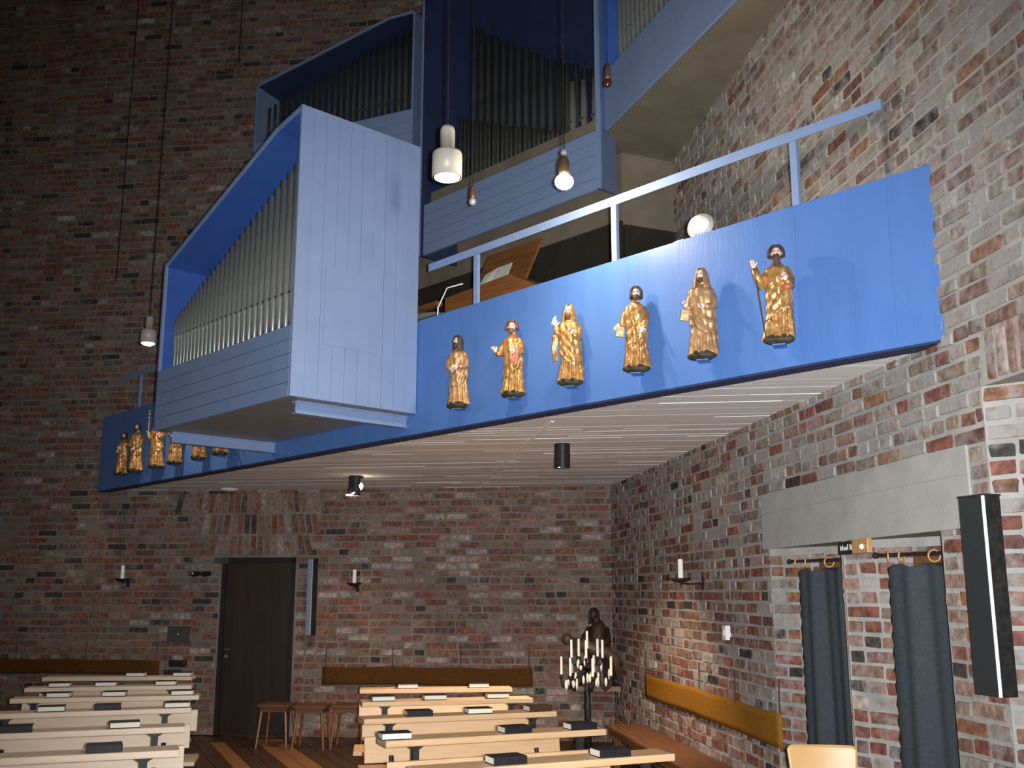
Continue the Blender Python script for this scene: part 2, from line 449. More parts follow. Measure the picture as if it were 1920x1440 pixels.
def right_spans(z):
    if z < ZLB + 0.02: return [(0.0, S0), (S2 + 0.01, SJ)]
    if z < ZLT + 0.02: return [(0.0, S0 - 0.08), (7.36, SJ)]
    if z < ZJ: return [(0.0, SJ)]
    if z < ZJ + 0.27: return [(0.0, SJ + 0.02)]
    return [(0.0, 10.4)]
def hid_right(u, v):
    yp = 921 - (u - 183) * 0.1796
    if v < yp and v > 600 - (u - 785) * 0.2973 and u < 1740: return True
    return u < 1240 and v < 640
recs = []
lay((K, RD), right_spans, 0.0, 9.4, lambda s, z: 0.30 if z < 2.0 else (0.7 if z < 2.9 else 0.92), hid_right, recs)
for sa, sb in ((S0, S1), (S1, S2)):
    o_, ln = bay(sa, sb)
    lay((o_, FDIR), lambda z, ln=ln: [(0.0, ln)], 0.0, ZLB - 0.01, lambda s, z: 0.2, lambda u, v: False, recs)
lay((rp(SJ), JDIR), lambda z: [(0.0, 2.1)], 0.0, ZJ - 0.01, lambda s, z: 0.35, lambda u, v: False, recs)
for i in range(34):
    recs.append(((K, RD), SJ + 0.10 + i * 0.083, ZJ + 0.135, 0.24, 's', 0.4, lambda u, v: False, math.pi / 2 + random.uniform(-.04, .04)))
finish_bricks(recs, wall_right, M_BRICK)

# lintel
lt = MB()
n_ = RN
def rbox(m, s0, s1, off0, off1, z0, z1, mi=0):
    return m.prism_z([tuple(rp(s0, off1)), tuple(rp(s1, off1)), tuple(rp(s1, off0)), tuple(rp(s0, off0))], z0, z1, mi)
rbox(lt, 4.74, 7.35, -0.75, 0.014, ZLB, ZLB + 0.125); rbox(lt, 4.74, 7.35, -0.75, 0.0125, ZLB + 0.1255, ZLB + 0.25); rbox(lt, 4.74, 7.35, -0.75, 0.014, ZLB + 0.2505, ZLT)
lintel = tag(lt.build('trim_1', M_LINT), kind='structure')

# floor: planks running with the aisle
FD = np.array([0.39, -0.92]); FD /= np.linalg.norm(FD)
FN = np.array([-FD[1], FD[0]])
fb = MB().box(-10, -2, -0.12, 6, 14.5, -0.012)
floor = tag(fb.build('floor', M_FLOOR), kind='structure')
wd = 0.16
k = 0
off0 = np.array([-2.85, 12.2]) @ FN
for i in range(-22, 23):
    c = FN * (off0 + i * wd)
    light = i in (-3, 0, 1, 7)
    t0 = 12.9 if not light else (12.25 if i != 7 else 11.8)
    a = c + FD * ((np.array([-2.85, t0]) - c) @ FD); b = a + FD * 9.0
    h = wd / 2 - 0.004
    me = MB().prism_z([tuple(a - FN * h), tuple(b - FN * h), tuple(b + FN * h), tuple(a + FN * h)], -0.012, 0.0)
    pl = me.build('plank', M_FLOORL if light else M_FLOOR, floor)

# ceiling of the nave, far above the picture
tag(MB().box(-10, -2, 11.0, 6, 14.5, 11.2).build('ceiling', M_CONC), kind='structure')

# ------------------------------------------------------------------ gallery: slab with board marks, parapet, rails
def isect(p, d, q, e):
    A = np.array([[d[0], -e[0]], [d[1], -e[1]]]); t = np.linalg.solve(A, q - p); return p + d * t[0]
PI_ = gp(0, -0.13)
c0 = isect(PI_, PD, K, BD); c1 = isect(PI_, PD, K, RD)
sl = MB().prism_z([tuple(c0), tuple(c1), tuple(K)], ZC + 0.012, ZC + 0.18)
slab = tag(sl.build('gallery_slab', M_SOFF), kind='structure')
q = 0.0; bw = 0.115; ridges = MB()
dmax = (c1 - K) @ BN
i = 0
while q < dmax - 0.02:
    q2 = min(q + bw, dmax)
    pts = []
    for qq in (q + 0.001, q2 - 0.001):
        o_ = K + BN * qq
        l_ = isect(o_, BD, PI_, PD); r_ = isect(o_, BD, K, RD)
        pts.append((l_, r_))
    (l1, r1), (l2, r2) = pts
    dz = random.uniform(0.0, 0.0016)
    MB().prism_z([tuple(l2), tuple(r2), tuple(r1), tuple(l1)], ZC + dz, ZC + 0.014).build('board', M_SOFF, slab)
    # thin fins of lime between the boards
    s = random.uniform(0, 1.5); ln = np.linalg.norm(r1 - l1)
    while s < ln - 0.2:
        e = min(ln, s + random.uniform(0.15, 1.6))
        if random.random() < 0.34:
            a = l1 + BD * s; b = l1 + BD * e; hgt = random.uniform(0.0004, 0.0020)
            ridges.prism_z([tuple(a - BN * .002), tuple(a + BN * .002), tuple(b + BN * .002), tuple(b - BN * .002)], ZC - hgt, ZC + 0.006)
        s = e + random.uniform(0.1, 1.2)
    q = q2
fin = ridges.build('lime_fins', M_RIDGE, slab); tag(fin, kind='stuff')
def zplane(u, v, z):
    x = (u - 960) / F; yc = -(v - 720) / F
    d = np.array([x, cp_ - yc * sp_, sp_ + yc * cp_]); t = (z - CH) / d[2]
    return np.array([0, 0, CH]) + t * d
a = zplane(1036, 790, ZC)[:2]; b = zplane(888, 917, ZC)[:2]; dd = (b - a) / np.linalg.norm(b - a); nn = np.array([-dd[1], dd[0]]) * 0.012
MB().prism_z([tuple(a - nn), tuple(b - nn), tuple(b + nn), tuple(a + nn)], ZC - 0.003, ZC + 0.006).build('seam', M_RIDGE, slab)

LP = float(np.linalg.norm(GR - GL)) + 0.085; PT = 3.79
par = thing('gallery_parapet', 'long bright blue boarded parapet of the gallery carrying the gilded figures', 'parapet', v3(GL, ZC), PA)
x = 0.0; i = 0
while x < LP - 0.02:
    w = random.choice([0.26, 0.30, 0.33, 0.22]); x2 = min(LP, x + w)
    if LP - x2 < 0.1: x2 = LP
    dy = random.uniform(-0.0006, 0.0006)
    MB().box(x + 0.0004, dy, 0, x2 - 0.0004, 0.12, PT - ZC).build('board', M_BLUE, par)
    x = x2
MB().box(0, 0.003, -0.012, LP, 0.13, 0.0).build('bottom_edge', M_NAVY, par)

def rail(name, label, a0, a1, posts):
    r = thing(name, label, 'railing', v3(gp(a0, -0.06), PT), PA)
    z0 = 4.195 - PT
    MB().box(0, -0.025, z0, a1 - a0, -0.018, z0 + 0.062).box(0, -0.018, z0 + 0.055, a1 - a0, 0.03, z0 + 0.062).build('handrail', M_LBLUE, r)
    for p in posts:
        MB().box(p - a0 - 0.022, -0.017, -0.05, p - a0 + 0.022, 0.012, z0 + 0.05).build('post', M_LBLUE, r)
rail('gallery_railing', 'pale blue steel handrail on posts above the blue parapet beside the right wall', 6.47, 10.37, (7.04, 8.45, 9.82))
rail('gallery_railing', 'pale blue handrail with one post left of the projecting organ case', 0.30, 3.9, (0.91,))

# ------------------------------------------------------------------ organ cases
def pipe(parent, x, y, zb, foot, top, r, n=14, m=None):
    p = MB()
    h = top - zb
    prof = [(r * 0.3, 0), (r * 0.42, 0.01), (r, foot), (r * 1.0, foot + 0.004), (r, h), (r * 0.88, h), (r * 0.88, h - 0.03), (0.0, h - 0.03)]
    p.lathe(prof, n)
    q_ = MB()      # mouth: black block stands in for the shaded slot, with lips
    q_.box(-r * 0.55, -r * 1.02, foot + 0.004, r * 0.55, -r * 0.75, foot + 0.004 + r * 0.45, 1)
    q_.box(-r * 0.62, -r * 1.16, foot - 0.006, r * 0.62, -r * 0.8, foot + 0.004, 0)
    q_.box(-r * 0.68, -r * 1.12, foot - 0.004, -r * 0.55, -r * 0.7, foot + r * 0.9, 0)
    q_.box(r * 0.55, -r * 1.12, foot - 0.004, r * 0.68, -r * 0.7, foot + r * 0.9, 0)
    o = p.build('pipe', m or M_TIN, parent, loc=(x, y, zb))
    o.data.polygons.foreach_set('use_smooth', [len(pl.vertices) == 4 for pl in o.data.polygons])
    q_.build('mouth', [m or M_TIN, M_DARK], o)
    return o

def sloped(outl, x):
    for (xa, za), (xb, zb) in zip(outl[:-1], outl[1:]):
        if xa <= x <= xb: return za + (zb - za) * (x - xa) / (xb - xa)
    return outl[-1][1]

# --- the case hung in front of the parapet
W, D, PH = 2.267, 1.14, 0.535
OUT = [(0.0, 1.515), (1.885, 2.19), (W, 2.255)]
oc = thing('organ_case', 'pale blue organ case projecting in front of the parapet with a row of metal pipes', 'organ case', v3(gp(4.126, 1.146), 3.03), PA)
T = 0.022
nb = 5
for i in range(nb):
    z0 = i * PH / nb; z1 = (i + 1) * PH / nb - 0.0045
    MB().box(0.0, 0.0, z0, W - 0.03, T, z1).build('front_board', M_LBLUE, oc, bevel=0.0015)
nbs = 10
for i in range(nbs):
    y0 = i * D / nbs; y1 = (i + 1) * D / nbs - 0.0025
    MB().box(W - T, y0, -0.0, W + random.uniform(-0.0012, 0.0012), y1, 2.235).build('side_board', M_LBLUE, oc)
MB().box(W - 0.001, 0.26, 0.42, W + 0.0035, 0.74, 1.02).build('access_panel', M_LBLUE, oc)
MB().box(0, 0, 0, T, D, 1.50).build('left_side', M_LBLUE, oc)
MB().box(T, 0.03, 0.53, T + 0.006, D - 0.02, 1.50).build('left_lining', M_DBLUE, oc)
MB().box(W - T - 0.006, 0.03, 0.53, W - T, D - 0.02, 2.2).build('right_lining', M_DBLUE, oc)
for (xa, za), (xb, zb) in zip(OUT[:-1], OUT[1:]):
    MB().prism_y([(xa, za), (xb, zb), (xb, zb - 0.025), (xa, za - 0.025)], 0, D).build('roof_panel', M_LBLUE, oc)
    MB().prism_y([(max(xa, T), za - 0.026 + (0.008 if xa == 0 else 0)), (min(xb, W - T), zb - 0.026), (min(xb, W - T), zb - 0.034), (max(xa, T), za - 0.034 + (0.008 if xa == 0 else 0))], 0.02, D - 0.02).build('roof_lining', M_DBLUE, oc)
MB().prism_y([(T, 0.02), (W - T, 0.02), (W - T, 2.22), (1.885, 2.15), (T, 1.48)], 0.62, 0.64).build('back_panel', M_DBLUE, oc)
MB().box(T, T, -0.0, W - T, D, 0.02).build('bottom_panel', M_GREY, oc)
MB().box(T, T, 0.47, W - T, 0.3, 0.49).build('toe_board', M_BROWN, oc)
NP = 27
for i in range(NP):
    t = i / (NP - 1)
    x = 0.09 + 2.085 * (0.74 * t + 0.26 * t * t)
    r = 0.022 + 0.0165 * t
    pipe(oc, x, 0.11, 0.49, 0.355 - 0.03 * t, 1.03 + (x - 0.12) * 0.425, r)
MB().box(T, 0.155, 0.98, W - T, 0.175, 1.02).build('pipe_rack', M_BROWN, oc)
for x in (0.075, 2.115):
    b_ = MB(); w_ = 0.035
    b_.box(x - w_, 0.13, -0.016, x + w_, D + 0.02, -0.002).box(x - w_, 0.13, -0.098, x + w_, D + 0.02, -0.088).box(x + 0.012, 0.13, -0.09, x + 0.022, D + 0.02, -0.012)
    b_.build('support_beam', M_LBLUE, oc)

# --- loft wall, dark panelling and loft slab that carry the upper cases
WD = 2.0
w0 = isect(gp(0, -WD), PD, K, BD); w1 = np.array([1.03, 9.04]); w1 = isect(gp(0, -WD), PD, np.array([1.03, 0.0]), np.array([0.0, 1.0]))
w2 = isect(w1, np.array([0.94, 0.40]), K, RD)
lw = MB()
lw.prism_z([tuple(w0), tuple(w1), tuple(w1 - PN * 0.25), tuple(w0 - PN * 0.25)], ZC + 0.18, 5.70)
d2 = (w2 - w1) / np.linalg.norm(w2 - w1); n2 = nrm(d2)
lw.prism_z([tuple(w1), tuple(w2), tuple(w2 - n2 * 0.25), tuple(w1 - n2 * 0.25)], ZC + 0.18, 5.70)
tag(lw.build('wall_gallery', M_CONC), kind='structure')
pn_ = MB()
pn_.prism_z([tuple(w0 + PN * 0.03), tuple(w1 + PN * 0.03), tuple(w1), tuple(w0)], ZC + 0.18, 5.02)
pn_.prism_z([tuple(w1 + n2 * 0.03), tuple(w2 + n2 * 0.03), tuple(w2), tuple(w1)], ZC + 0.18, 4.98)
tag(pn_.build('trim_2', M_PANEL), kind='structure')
RC0 = np.array([0.864, 8.58]); RDIR = np.array([0.33, -0.944]); RDIR /= np.linalg.norm(RDIR)
CC0 = gp(4.479, -1.5)       # left end of the centre case
rw_end = isect(RC0, RDIR, K, RD)
loft_l = isect(gp(0, -1.62), PD, K, BD)
lf = MB().prism_z([tuple(loft_l), tuple(gp(7.03, -1.62)), tuple(RC0 + nrm(RDIR) * -0.0), tuple(rw_end), tuple(K)], 5.70, 5.90)
tag(lf.build('organ_loft_slab', M_CONC), kind='structure')

# --- centre case
CW = 2.56
cc = thing('organ_case', 'tall blue middle organ case open at the front with two rows of dull pipes', 'organ case', v3(CC0, 5.155), PA)
PHc = 0.565; HT = 4.3
for i in range(5):
    MB().box(0.03, 0.0, i * PHc / 5, CW - 0.02, 0.03, (i + 1) * PHc / 5 - 0.005).build('front_board', M_LBLUE, cc)
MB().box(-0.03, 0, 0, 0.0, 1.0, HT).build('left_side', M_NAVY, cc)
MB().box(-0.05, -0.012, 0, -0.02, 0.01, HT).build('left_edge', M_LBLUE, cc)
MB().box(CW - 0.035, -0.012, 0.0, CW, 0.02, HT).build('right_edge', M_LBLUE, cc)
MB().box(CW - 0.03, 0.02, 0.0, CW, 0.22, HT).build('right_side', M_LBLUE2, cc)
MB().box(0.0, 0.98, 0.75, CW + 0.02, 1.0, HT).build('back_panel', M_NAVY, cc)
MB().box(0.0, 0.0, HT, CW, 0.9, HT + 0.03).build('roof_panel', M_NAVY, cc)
MB().box(0.0, 0.2, 0.72, CW - 0.04, 0.24, 0.765).build('ledge_bar', M_DBLUE, cc)
MB().box(0.0, 0.24, 0.75, CW - 0.04, 0.97, 0.78).build('wind_chest', M_BROWN, cc)
n1_ = 24
for i in range(n1_):
    t = i / (n1_ - 1); x = 0.26 + t * 1.55
    pipe(cc, x, 0.31, 0.78, 0.12, 1.56 - 0.68 * t + 0.02 * (i % 2), 0.018, 10, M_TIND)
n2_ = 17
for i in range(n2_):
    t = i / (n2_ - 1); x = 0.12 + t * 1.95
    pipe(cc, x, 0.62, 0.78, 0.26, 2.86 - 1.35 * t ** 0.9 + 0.03 * (i % 2), 0.034, 12, M_TIND)
for i in range(5):
    pipe(cc, 1.86 + i * 0.13, 0.40 + 0.02 * i, 0.78, 0.2, 1.42 - 0.02 * i, 0.036, 12)

# --- left case
th = math.radians(65); LDIR = np.array([math.sin(th), -math.cos(th)])
LQ = np.array([-1.05, 10.75]) + LDIR * (-2.345)
lc = thing('organ_case', 'left upper organ case with slanting roof in shade behind the projecting case', 'organ case', v3(LQ, 5.9), ang(LDIR))
LW = 2.26
LO = [(0.0, 1.93), (1.9, 2.37), (LW, 2.37)]
PHl = 1.14
for i in range(8):
    MB().box(0.02, 0, i * PHl / 8, LW - 0.02, 0.025, (i + 1) * PHl / 8 - 0.004).build('front_board', M_LBLUE, lc)
MB().box(0, 0, 0, 0.02, 0.6, LO[0][1]).build('left_side', M_LBLUE, lc)
MB().box(LW - 0.02, 0, 0, LW, 0.6, LO[-1][1]).build('right_side', M_LBLUE, lc)
for (xa, za), (xb, zb) in zip(LO[:-1], LO[1:]):
    MB().prism_y([(xa, za), (xb, zb), (xb, zb - 0.02), (xa, za - 0.02)], 0, 0.6).build('roof_panel', M_LBLUE, lc)
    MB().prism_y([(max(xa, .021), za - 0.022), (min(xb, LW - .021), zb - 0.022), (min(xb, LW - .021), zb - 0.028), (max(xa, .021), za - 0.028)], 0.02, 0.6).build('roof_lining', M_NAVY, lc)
MB().prism_y([(0.02, 0.0), (LW - 0.02, 0.0), (LW - 0.02, LO[-1][1] - 0.03), (1.9, LO[1][1] - 0.03), (0.02, LO[0][1] - 0.03)], 0.45, 0.47).build('back_panel', M_NAVY, lc)
MB().box(0.02, 0.03, 0, LW - 0.02, 0.45, 0.02).build('bottom_panel', M_NAVY, lc)
for i in range(24):
    t = i / 23; x = 0.09 + t * 2.06
    pipe(lc, x, 0.16, 1.12, 0.18 + 0.05 * t, sloped(LO, x) - 0.28 + 0.12 * t, 0.019 + 0.012 * t, 10, M_TIND)

# --- right case
rc = thing('organ_case', 'right upper organ case running along the brick wall above the concrete slab', 'organ case', v3(RC0, 5.72), ang(RDIR))
RW = 3.3
for i in range(4):
    MB().box(0.0, -0.03, i * 0.55 / 4, RW, -0.005, (i + 1) * 0.55 / 4 - 0.005).build('front_board', M_LBLUE, rc)
MB().box(-0.03, -0.03, 0, 0.0, 0.35, 3.2).build('left_side', M_DBLUE, rc)
MB().box(0.0, 0.30, 0.18, 1.9, 0.32, 3.2).build('back_panel', M_NAVY, rc)
MB().box(0.0, 0.0, 0.18, 1.9, 0.30, 0.22).build('wind_chest', M_BROWN, rc)
for i in range(22):
    pipe(rc, 0.06 + i * 0.088, 0.12, 0.45, 0.42, 2.2 + i * 0.03, 0.028, 10)

# ------------------------------------------------------------------ gilded figures
def hand(m, wrist, direction, side, sc=1.0, mi=0):
    w = Vector(wrist); d = Vector(direction).normalized()
    a = d.cross(Vector((0, -1, 0.2)))
    if a.length < .1: a = Vector((1, 0, 0))
    a.normalize()
    palm = w + d * 0.014 * sc
    m.ball(palm, (0.0125 * sc, 0.009 * sc, 0.0155 * sc), 10, 7, mi)
    for k in range(4):
        o_ = (k - 1.5) * 0.0055 * sc; ln = (0.017, 0.02, 0.019, 0.015)[k] * sc
        p0 = palm + a * o_ + d * 0.008 * sc; p1 = p0 + d * ln * 0.6; p2 = p1 + d * ln * 0.35 + Vector((0, -0.006 * sc, -0.004 * sc))
        m.tube([p0, p1, p2], [0.0034 * sc, 0.0032 * sc, 0.0024 * sc], 6, mi)
    t0 = palm - d * 0.003 * sc + a * side * 0.009 * sc
    m.tube([t0, t0 + a * side * 0.008 * sc + d * 0.006 * sc, t0 + a * side * 0.009 * sc + d * 0.015 * sc], [0.004 * sc, 0.0036 * sc, 0.0026 * sc], 6, mi)

ZP = [0.03, 0.08, 0.2, 0.3, 0.37, 0.41, 0.437, 0.455, 0.47]
XP = [0.072, 0.066, 0.058, 0.058, 0.063, 0.060, 0.040, 0.024, 0.022]
YP = [0.056, 0.050, 0.047, 0.048, 0.052, 0.047, 0.034, 0.024, 0.022]
def figure(al, label, o, group):
    seed = o.get('seed', 0); rr = random.Random(seed)
    root = thing('gilded_figure', label, 'statue', v3(gp(al, 0.085), 2.985), PA + math.radians(26), group)
    S = o.get('h', 1.0); lean = o.get('lean', 0.0)
    def P(x, y, z): return (x * S + lean * z, y * S, z * S)
    ph = [rr.uniform(0, 6.28) for _ in range(5)]
    kf = rr.choice([9, 10, 11])
    sway = o.get('sway', 0.008)
    def robe(u, v):
        w = 2 * math.pi * u
        z = 0.03 + v * 0.44
        a = np.interp(z, ZP, XP) * o.get('wide', 1.0); b = np.interp(z, ZP, YP)
        c, s = math.cos(w), math.sin(w)
        amp = 0.0125 * max(0.0, 1 - v * 1.9) + 0.0045 * (1 - v) + 0.0008
        fo = amp * (math.sin(kf * w + ph[0] + 1.6 * v) + 0.5 * math.sin((kf * 2 + 1) * w + ph[1] - 2 * v))
        dia = 0.0040 * math.sin(105 * (z - 8 * (a * c) ** 2 - 0.8 * a * c * o.get('dir', 1)) + ph[2]) * math.exp(-((z - 0.24) / 0.12) ** 2) * (1 if s < 0.2 else 0.3)
        r = 1 + (fo + dia) / max(a, 0.03)
        cx = sway * math.sin(v * 3.0 + ph[3] * 0.2)
        return P(cx + a * r * c, b * r * s, z)
    MB().grid(72, 52, robe, True).build('robe', o.get('robe', M_GOLD), root, smooth=True)
    # mantle: second layer with a slanting hem
    dr = o.get('dir', 1)
    def mantle(u, v):
        w = math.radians(-215 + 250 * u) if dr > 0 else math.radians(35 - 250 * u)
        hem = 0.10 + 0.13 * (u if o.get('hem', 1) else 0.4) + 0.012 * math.sin(14 * u + ph[4])
        z = hem + (0.425 - hem) * v
        a = np.interp(z, ZP, XP) * 1.04 * o.get('wide', 1.0) + 0.009; b = np.interp(z, ZP, YP) * 1.04 + 0.009
        c, s = math.cos(w), math.sin(w)
        fo = 0.0042 * math.sin(95 * (z - 8 * (a * c) ** 2 - 1.0 * a * c * dr) + ph[0]) * (1 - 0.7 * v) + 0.0035 * math.sin(9 * w + 12 * z + ph[1])
        cx = sway * math.sin((z - .03) / .44 * 3.0 + ph[3] * 0.2)
        return P(cx + (a + fo) * c, (b + fo) * s, z)
    MB().grid(54, 30, mantle).build('mantle', [o.get('mant', M_GOLD), M_RED], root, smooth=True, solid=0.004)
    # arms
    for sd, wr in ((-1, o['l']), (1, o['r'])):
        sh = (sd * 0.048, -0.004, 0.398); el = (sd * (0.070 if abs(wr[0]) < 0.1 else 0.085), -0.02, 0.315 if wr[2] < 0.37 else 0.33)
        pts = [sh, ((sh[0] + el[0]) / 2 + sd * 0.008, -0.012, (sh[2] + el[2]) / 2 + .004), el, ((el[0] * .5 + wr[0] * .5), (el[1] + wr[1]) / 2 - 0.006, (el[2] + wr[2]) / 2 - 0.006), wr]
        am = MB().tube([P(*p) for p in pts], [0.024 * S, 0.026 * S, 0.025 * S, 0.023 * S, 0.018 * S], 12)
        am.ball(P(*sh), 0.025 * S, 10, 7)
        ar = am.build('sleeve', o.get('robe', M_GOLD), root, smooth=True)
        hm = MB(); d = Vector(wr) - Vector(pts[3])
        hand(hm, P(*wr), d, -sd, 1.25 * S); hm.build('hand', M_SKIN, root, smooth=True)
    # head
    hx, tl = o.get('hx', 0.0), o.get('turn', 0.0)
    hc = P(hx, -0.012, 0.507)
    hd = MB(); ct, st = math.cos(tl), math.sin(tl)
    def rot(x, y, z): return (hc[0] + (x * ct - y * st) * S, hc[1] + (x * st + y * ct) * S, hc[2] + z * S)
    def face(d):
        g = 1.0
        if d[2] < -0.2: g *= 1 - 0.22 * (-d[2] - 0.2)
        return g
    m_ = MB(); m_.ball((0, 0, 0), (0.0265, 0.031, 0.039), 18, 12, 0, face)
    m_.v = [rot(*p) for p in m_.v]; hd.add(m_.v, m_.f)
    hd.tube([rot(0, -0.03, 0.008), rot(0, -0.036, -0.004), rot(0, -0.031, -0.008)], [0.003 * S, 0.005 * S, 0.003 * S], 8)
    hd.tube([P(hx * .3, -0.002, 0.45), rot(0, 0.004, -0.028)], [0.021 * S, 0.018 * S], 12)
    for sx in (-1, 1):
        hd.ball(rot(sx * 0.0105, -0.0275, 0.006), 0.0042 * S, 8, 6, 1)
        hd.ball(rot(sx * 0.027, 0.0, 0.0), (0.004 * S, 0.006 * S, 0.009 * S), 8, 6, 0)
    hd.ball(rot(0, -0.0285, -0.0175), (0.007 * S, 0.003 * S, 0.002 * S), 8, 5, 2)
    hd.build('head', [M_SKIN, M_DARK, M_RED], root, smooth=True)
    hm_ = o.get('hairm', M_HAIR)
    if o.get('hood'):
        def hood(u, v):
            w = math.radians(-58 + 296 * u)
            z = -0.085 + 0.135 * math.sin(v * math.pi / 2)
            rr_ = math.cos(v * math.pi / 2) ** 0.55 if v < 1 else 0.0
            x, y = 0.041 * rr_ * math.cos(w) * (1 + 0.35 * (1 - v) ** 2), 0.041 * rr_ * math.sin(w) * (1 + 0.2 * (1 - v) ** 2)
            return rot(x * (1 + .05 * math.sin(9 * w)), y + 0.004, z)
        MB().grid(36, 16, hood).build('hood', o.get('robe', M_GOLD), root, smooth=True, solid=0.004)
    else:
        def hr(u, v):
            w = math.radians(-40 + 260 * u)
            ln = o.get('hairlen', 0.03)
            z = -ln + (ln + 0.045) * math.sin(v * math.pi / 2)
            rr_ = max(0.0, 1 - max(0, z / 0.046) ** 2) ** 0.5
            bmp = 1 + 0.07 * math.sin(9 * w + 40 * z + ph[1]) * (1 - v)
            return rot(0.0345 * rr_ * math.cos(w) * bmp * o.get('curl', 1.0), 0.0365 * rr_ * math.sin(w) * bmp, z + 0.002)
        MB().grid(40, 16, hr).build('hair', hm_, root, smooth=True, solid=-0.006)
        hl = MB(); hl.ball(rot(0, 0.003, 0.034), (0.029 * S, 0.029 * S, 0.0165 * S), 14, 8)
        hl.build('forelock', hm_, root, smooth=True)
    if o.get('beard', 1):
        bl = o.get('beardlen', 0.022); bm = MB()
        def bf(d): return 1 + 0.10 * math.sin(16 * d[0] + 9 * d[2])
        t_ = MB().ball((0, 0, 0), (0.021, 0.015, bl), 14, 9, 0, bf)
        bm.add([rot(p[0] * (1.15 if p[2] > 0 else 0.9), p[1] - 0.02, p[2] - 0.022 - bl * 0.42) for p in t_.v], t_.f)
        bm.build('beard', o.get('beardm', hm_), root, smooth=True)
    # base
    def bs(d): return 1 + 0.10 * math.sin(3 * math.atan2(d[1], d[0]) + ph[2]) + 0.06 * math.sin(7 * math.atan2(d[1], d[0]))
    bb = MB(); bb.ball(P(0.0, -0.004, 0.022), (0.084 * S, 0.062 * S, 0.027 * S), 24, 8, 0, bs)
    for sx in (-1, 1): bb.ball(P(sx * 0.032, -0.052, 0.035), (0.014 * S, 0.024 * S, 0.011 * S), 10, 6)
    bb.build('base', M_MOSS, root, smooth=True)
    MB().box(-0.035, -0.03, -0.008, 0.035, 0.07, -0.002).build('bracket', M_BLUE, root)
    # attributes
    for a in o.get('props', []):
        kd = a[0]
        if kd == 'staff':
            MB().tube([P(*a[1]), P(*a[2])], 0.0038, 8).build('staff', M_HAIR, root)
        elif kd == 'book':
            c = P(*a[1]); bk = MB()
            bk.box(-0.024, -0.011, -0.032, 0.024, 0.011, 0.032).build('book', a[2], root, loc=c, rot=(0.1, 0.15, 0.3), bevel=0.002)
        elif kd == 'bag':
            MB().ball(P(*a[1]), (0.024, 0.016, 0.02), 12, 8).build('bag', M_RED, root, smooth=True)
        elif kd == 'scroll':
            MB().grid(8, 20, lambda u, v: P(a[1][0] - 0.018 + 0.036 * u + 0.004 * math.sin(9 * v), a[1][1] - 0.006 * math.sin(5 * v + u * 3), a[1][2] - 0.18 * v)).build('scroll', M_GOLD, root, smooth=True, solid=0.004)
        elif kd == 'knife':
            MB().prism_y([(a[1][0] - 0.018, a[1][2]), (a[1][0] + 0.016, a[1][2] - 0.01), (a[1][0] + 0.014, a[1][2] + 0.055), (a[1][0] - 0.004, a[1][2] + 0.04)], a[1][1] - 0.004, a[1][1] + 0.004).build('blade', M_WHITE, root)
        elif kd == 'crozier':
            st_ = MB().tube([P(*a[1]), P(a[1][0], a[1][1], 0.62)], 0.0045, 8)
            for zz in (0.56, 0.60, 0.635): st_.ball(P(a[1][0], a[1][1], zz), 0.013 * S, 10, 7)
            st_.build('crozier', M_GOLD, root, smooth=True)
    return root
GR_R = 'gilded figures on the right part of the blue parapet'
GR_L = 'gilded figures on the left part of the blue parapet'
figure(7.0, 'gilded figure with long dark hair, nearest the projecting organ case', dict(seed=1, l=(-0.02, -0.075, 0.285), r=(0.035, -0.08, 0.30), hairlen=0.075, turn=-0.5, beardlen=0.026, robe=M_GOLDD, mant=M_GOLDD), GR_R)
figure(7.595, 'gilded figure with brown curls holding one pale hand out to the left', dict(seed=2, l=(-0.10, -0.05, 0.325), r=(0.05, -0.085, 0.31), curl=1.25, hairm=M_HAIRB, hairlen=0.022, turn=0.1, props=[('book', (0.052, -0.092, 0.262), M_RED)]), GR_R)
figure(8.155, 'hooded gilded figure holding up a white blade above a hanging scroll', dict(seed=3, l=(-0.075, -0.055, 0.395), r=(0.05, -0.085, 0.335), hood=1, beardm=M_HAIRB, wide=1.03, dir=-1, props=[('knife', (-0.088, -0.066, 0.415)), ('scroll', (-0.088, -0.05, 0.34))]), GR_R)
figure(8.725, 'gilded figure with short dark hair and one hand lowered at the hip', dict(seed=4, l=(-0.085, -0.03, 0.30), r=(0.065, -0.075, 0.265), hairlen=0.035, hx=0.012, turn=0.15, lean=0.0, props=[('book', (-0.09, -0.04, 0.26), M_GOLDD)]), GR_R)
figure(9.23, 'hooded gilded figure with dark beard holding a book at its side', dict(seed=5, l=(-0.078, -0.055, 0.315), r=(0.03, -0.082, 0.30), hood=1, wide=1.06, robe=M_GOLDD, mant=M_GOLDD, beardlen=0.018, turn=-0.2, dir=-1, lean=0.02, props=[('book', (-0.092, -0.06, 0.26), M_GOLDD)]), GR_R)
figure(9.745, 'gilded figure with long dark beard, raised hand and thin staff, rightmost on the parapet', dict(seed=6, l=(-0.115, -0.05, 0.425), r=(0.055, -0.08, 0.335), hairlen=0.02, curl=1.2, beardlen=0.042, turn=0.05, h=1.02, lean=0.02, props=[('staff', (-0.112, -0.055, 0.41), (-0.062, -0.05, 0.02)), ('bag', (0.058, -0.085, 0.295))]), GR_R)
figure(0.875, 'small stooping gilded figure, leftmost on the parapet', dict(seed=7, l=(-0.02, -0.08, 0.30), r=(0.04, -0.085, 0.33), hairlen=0.05, h=0.92, lean=0.05), GR_L)
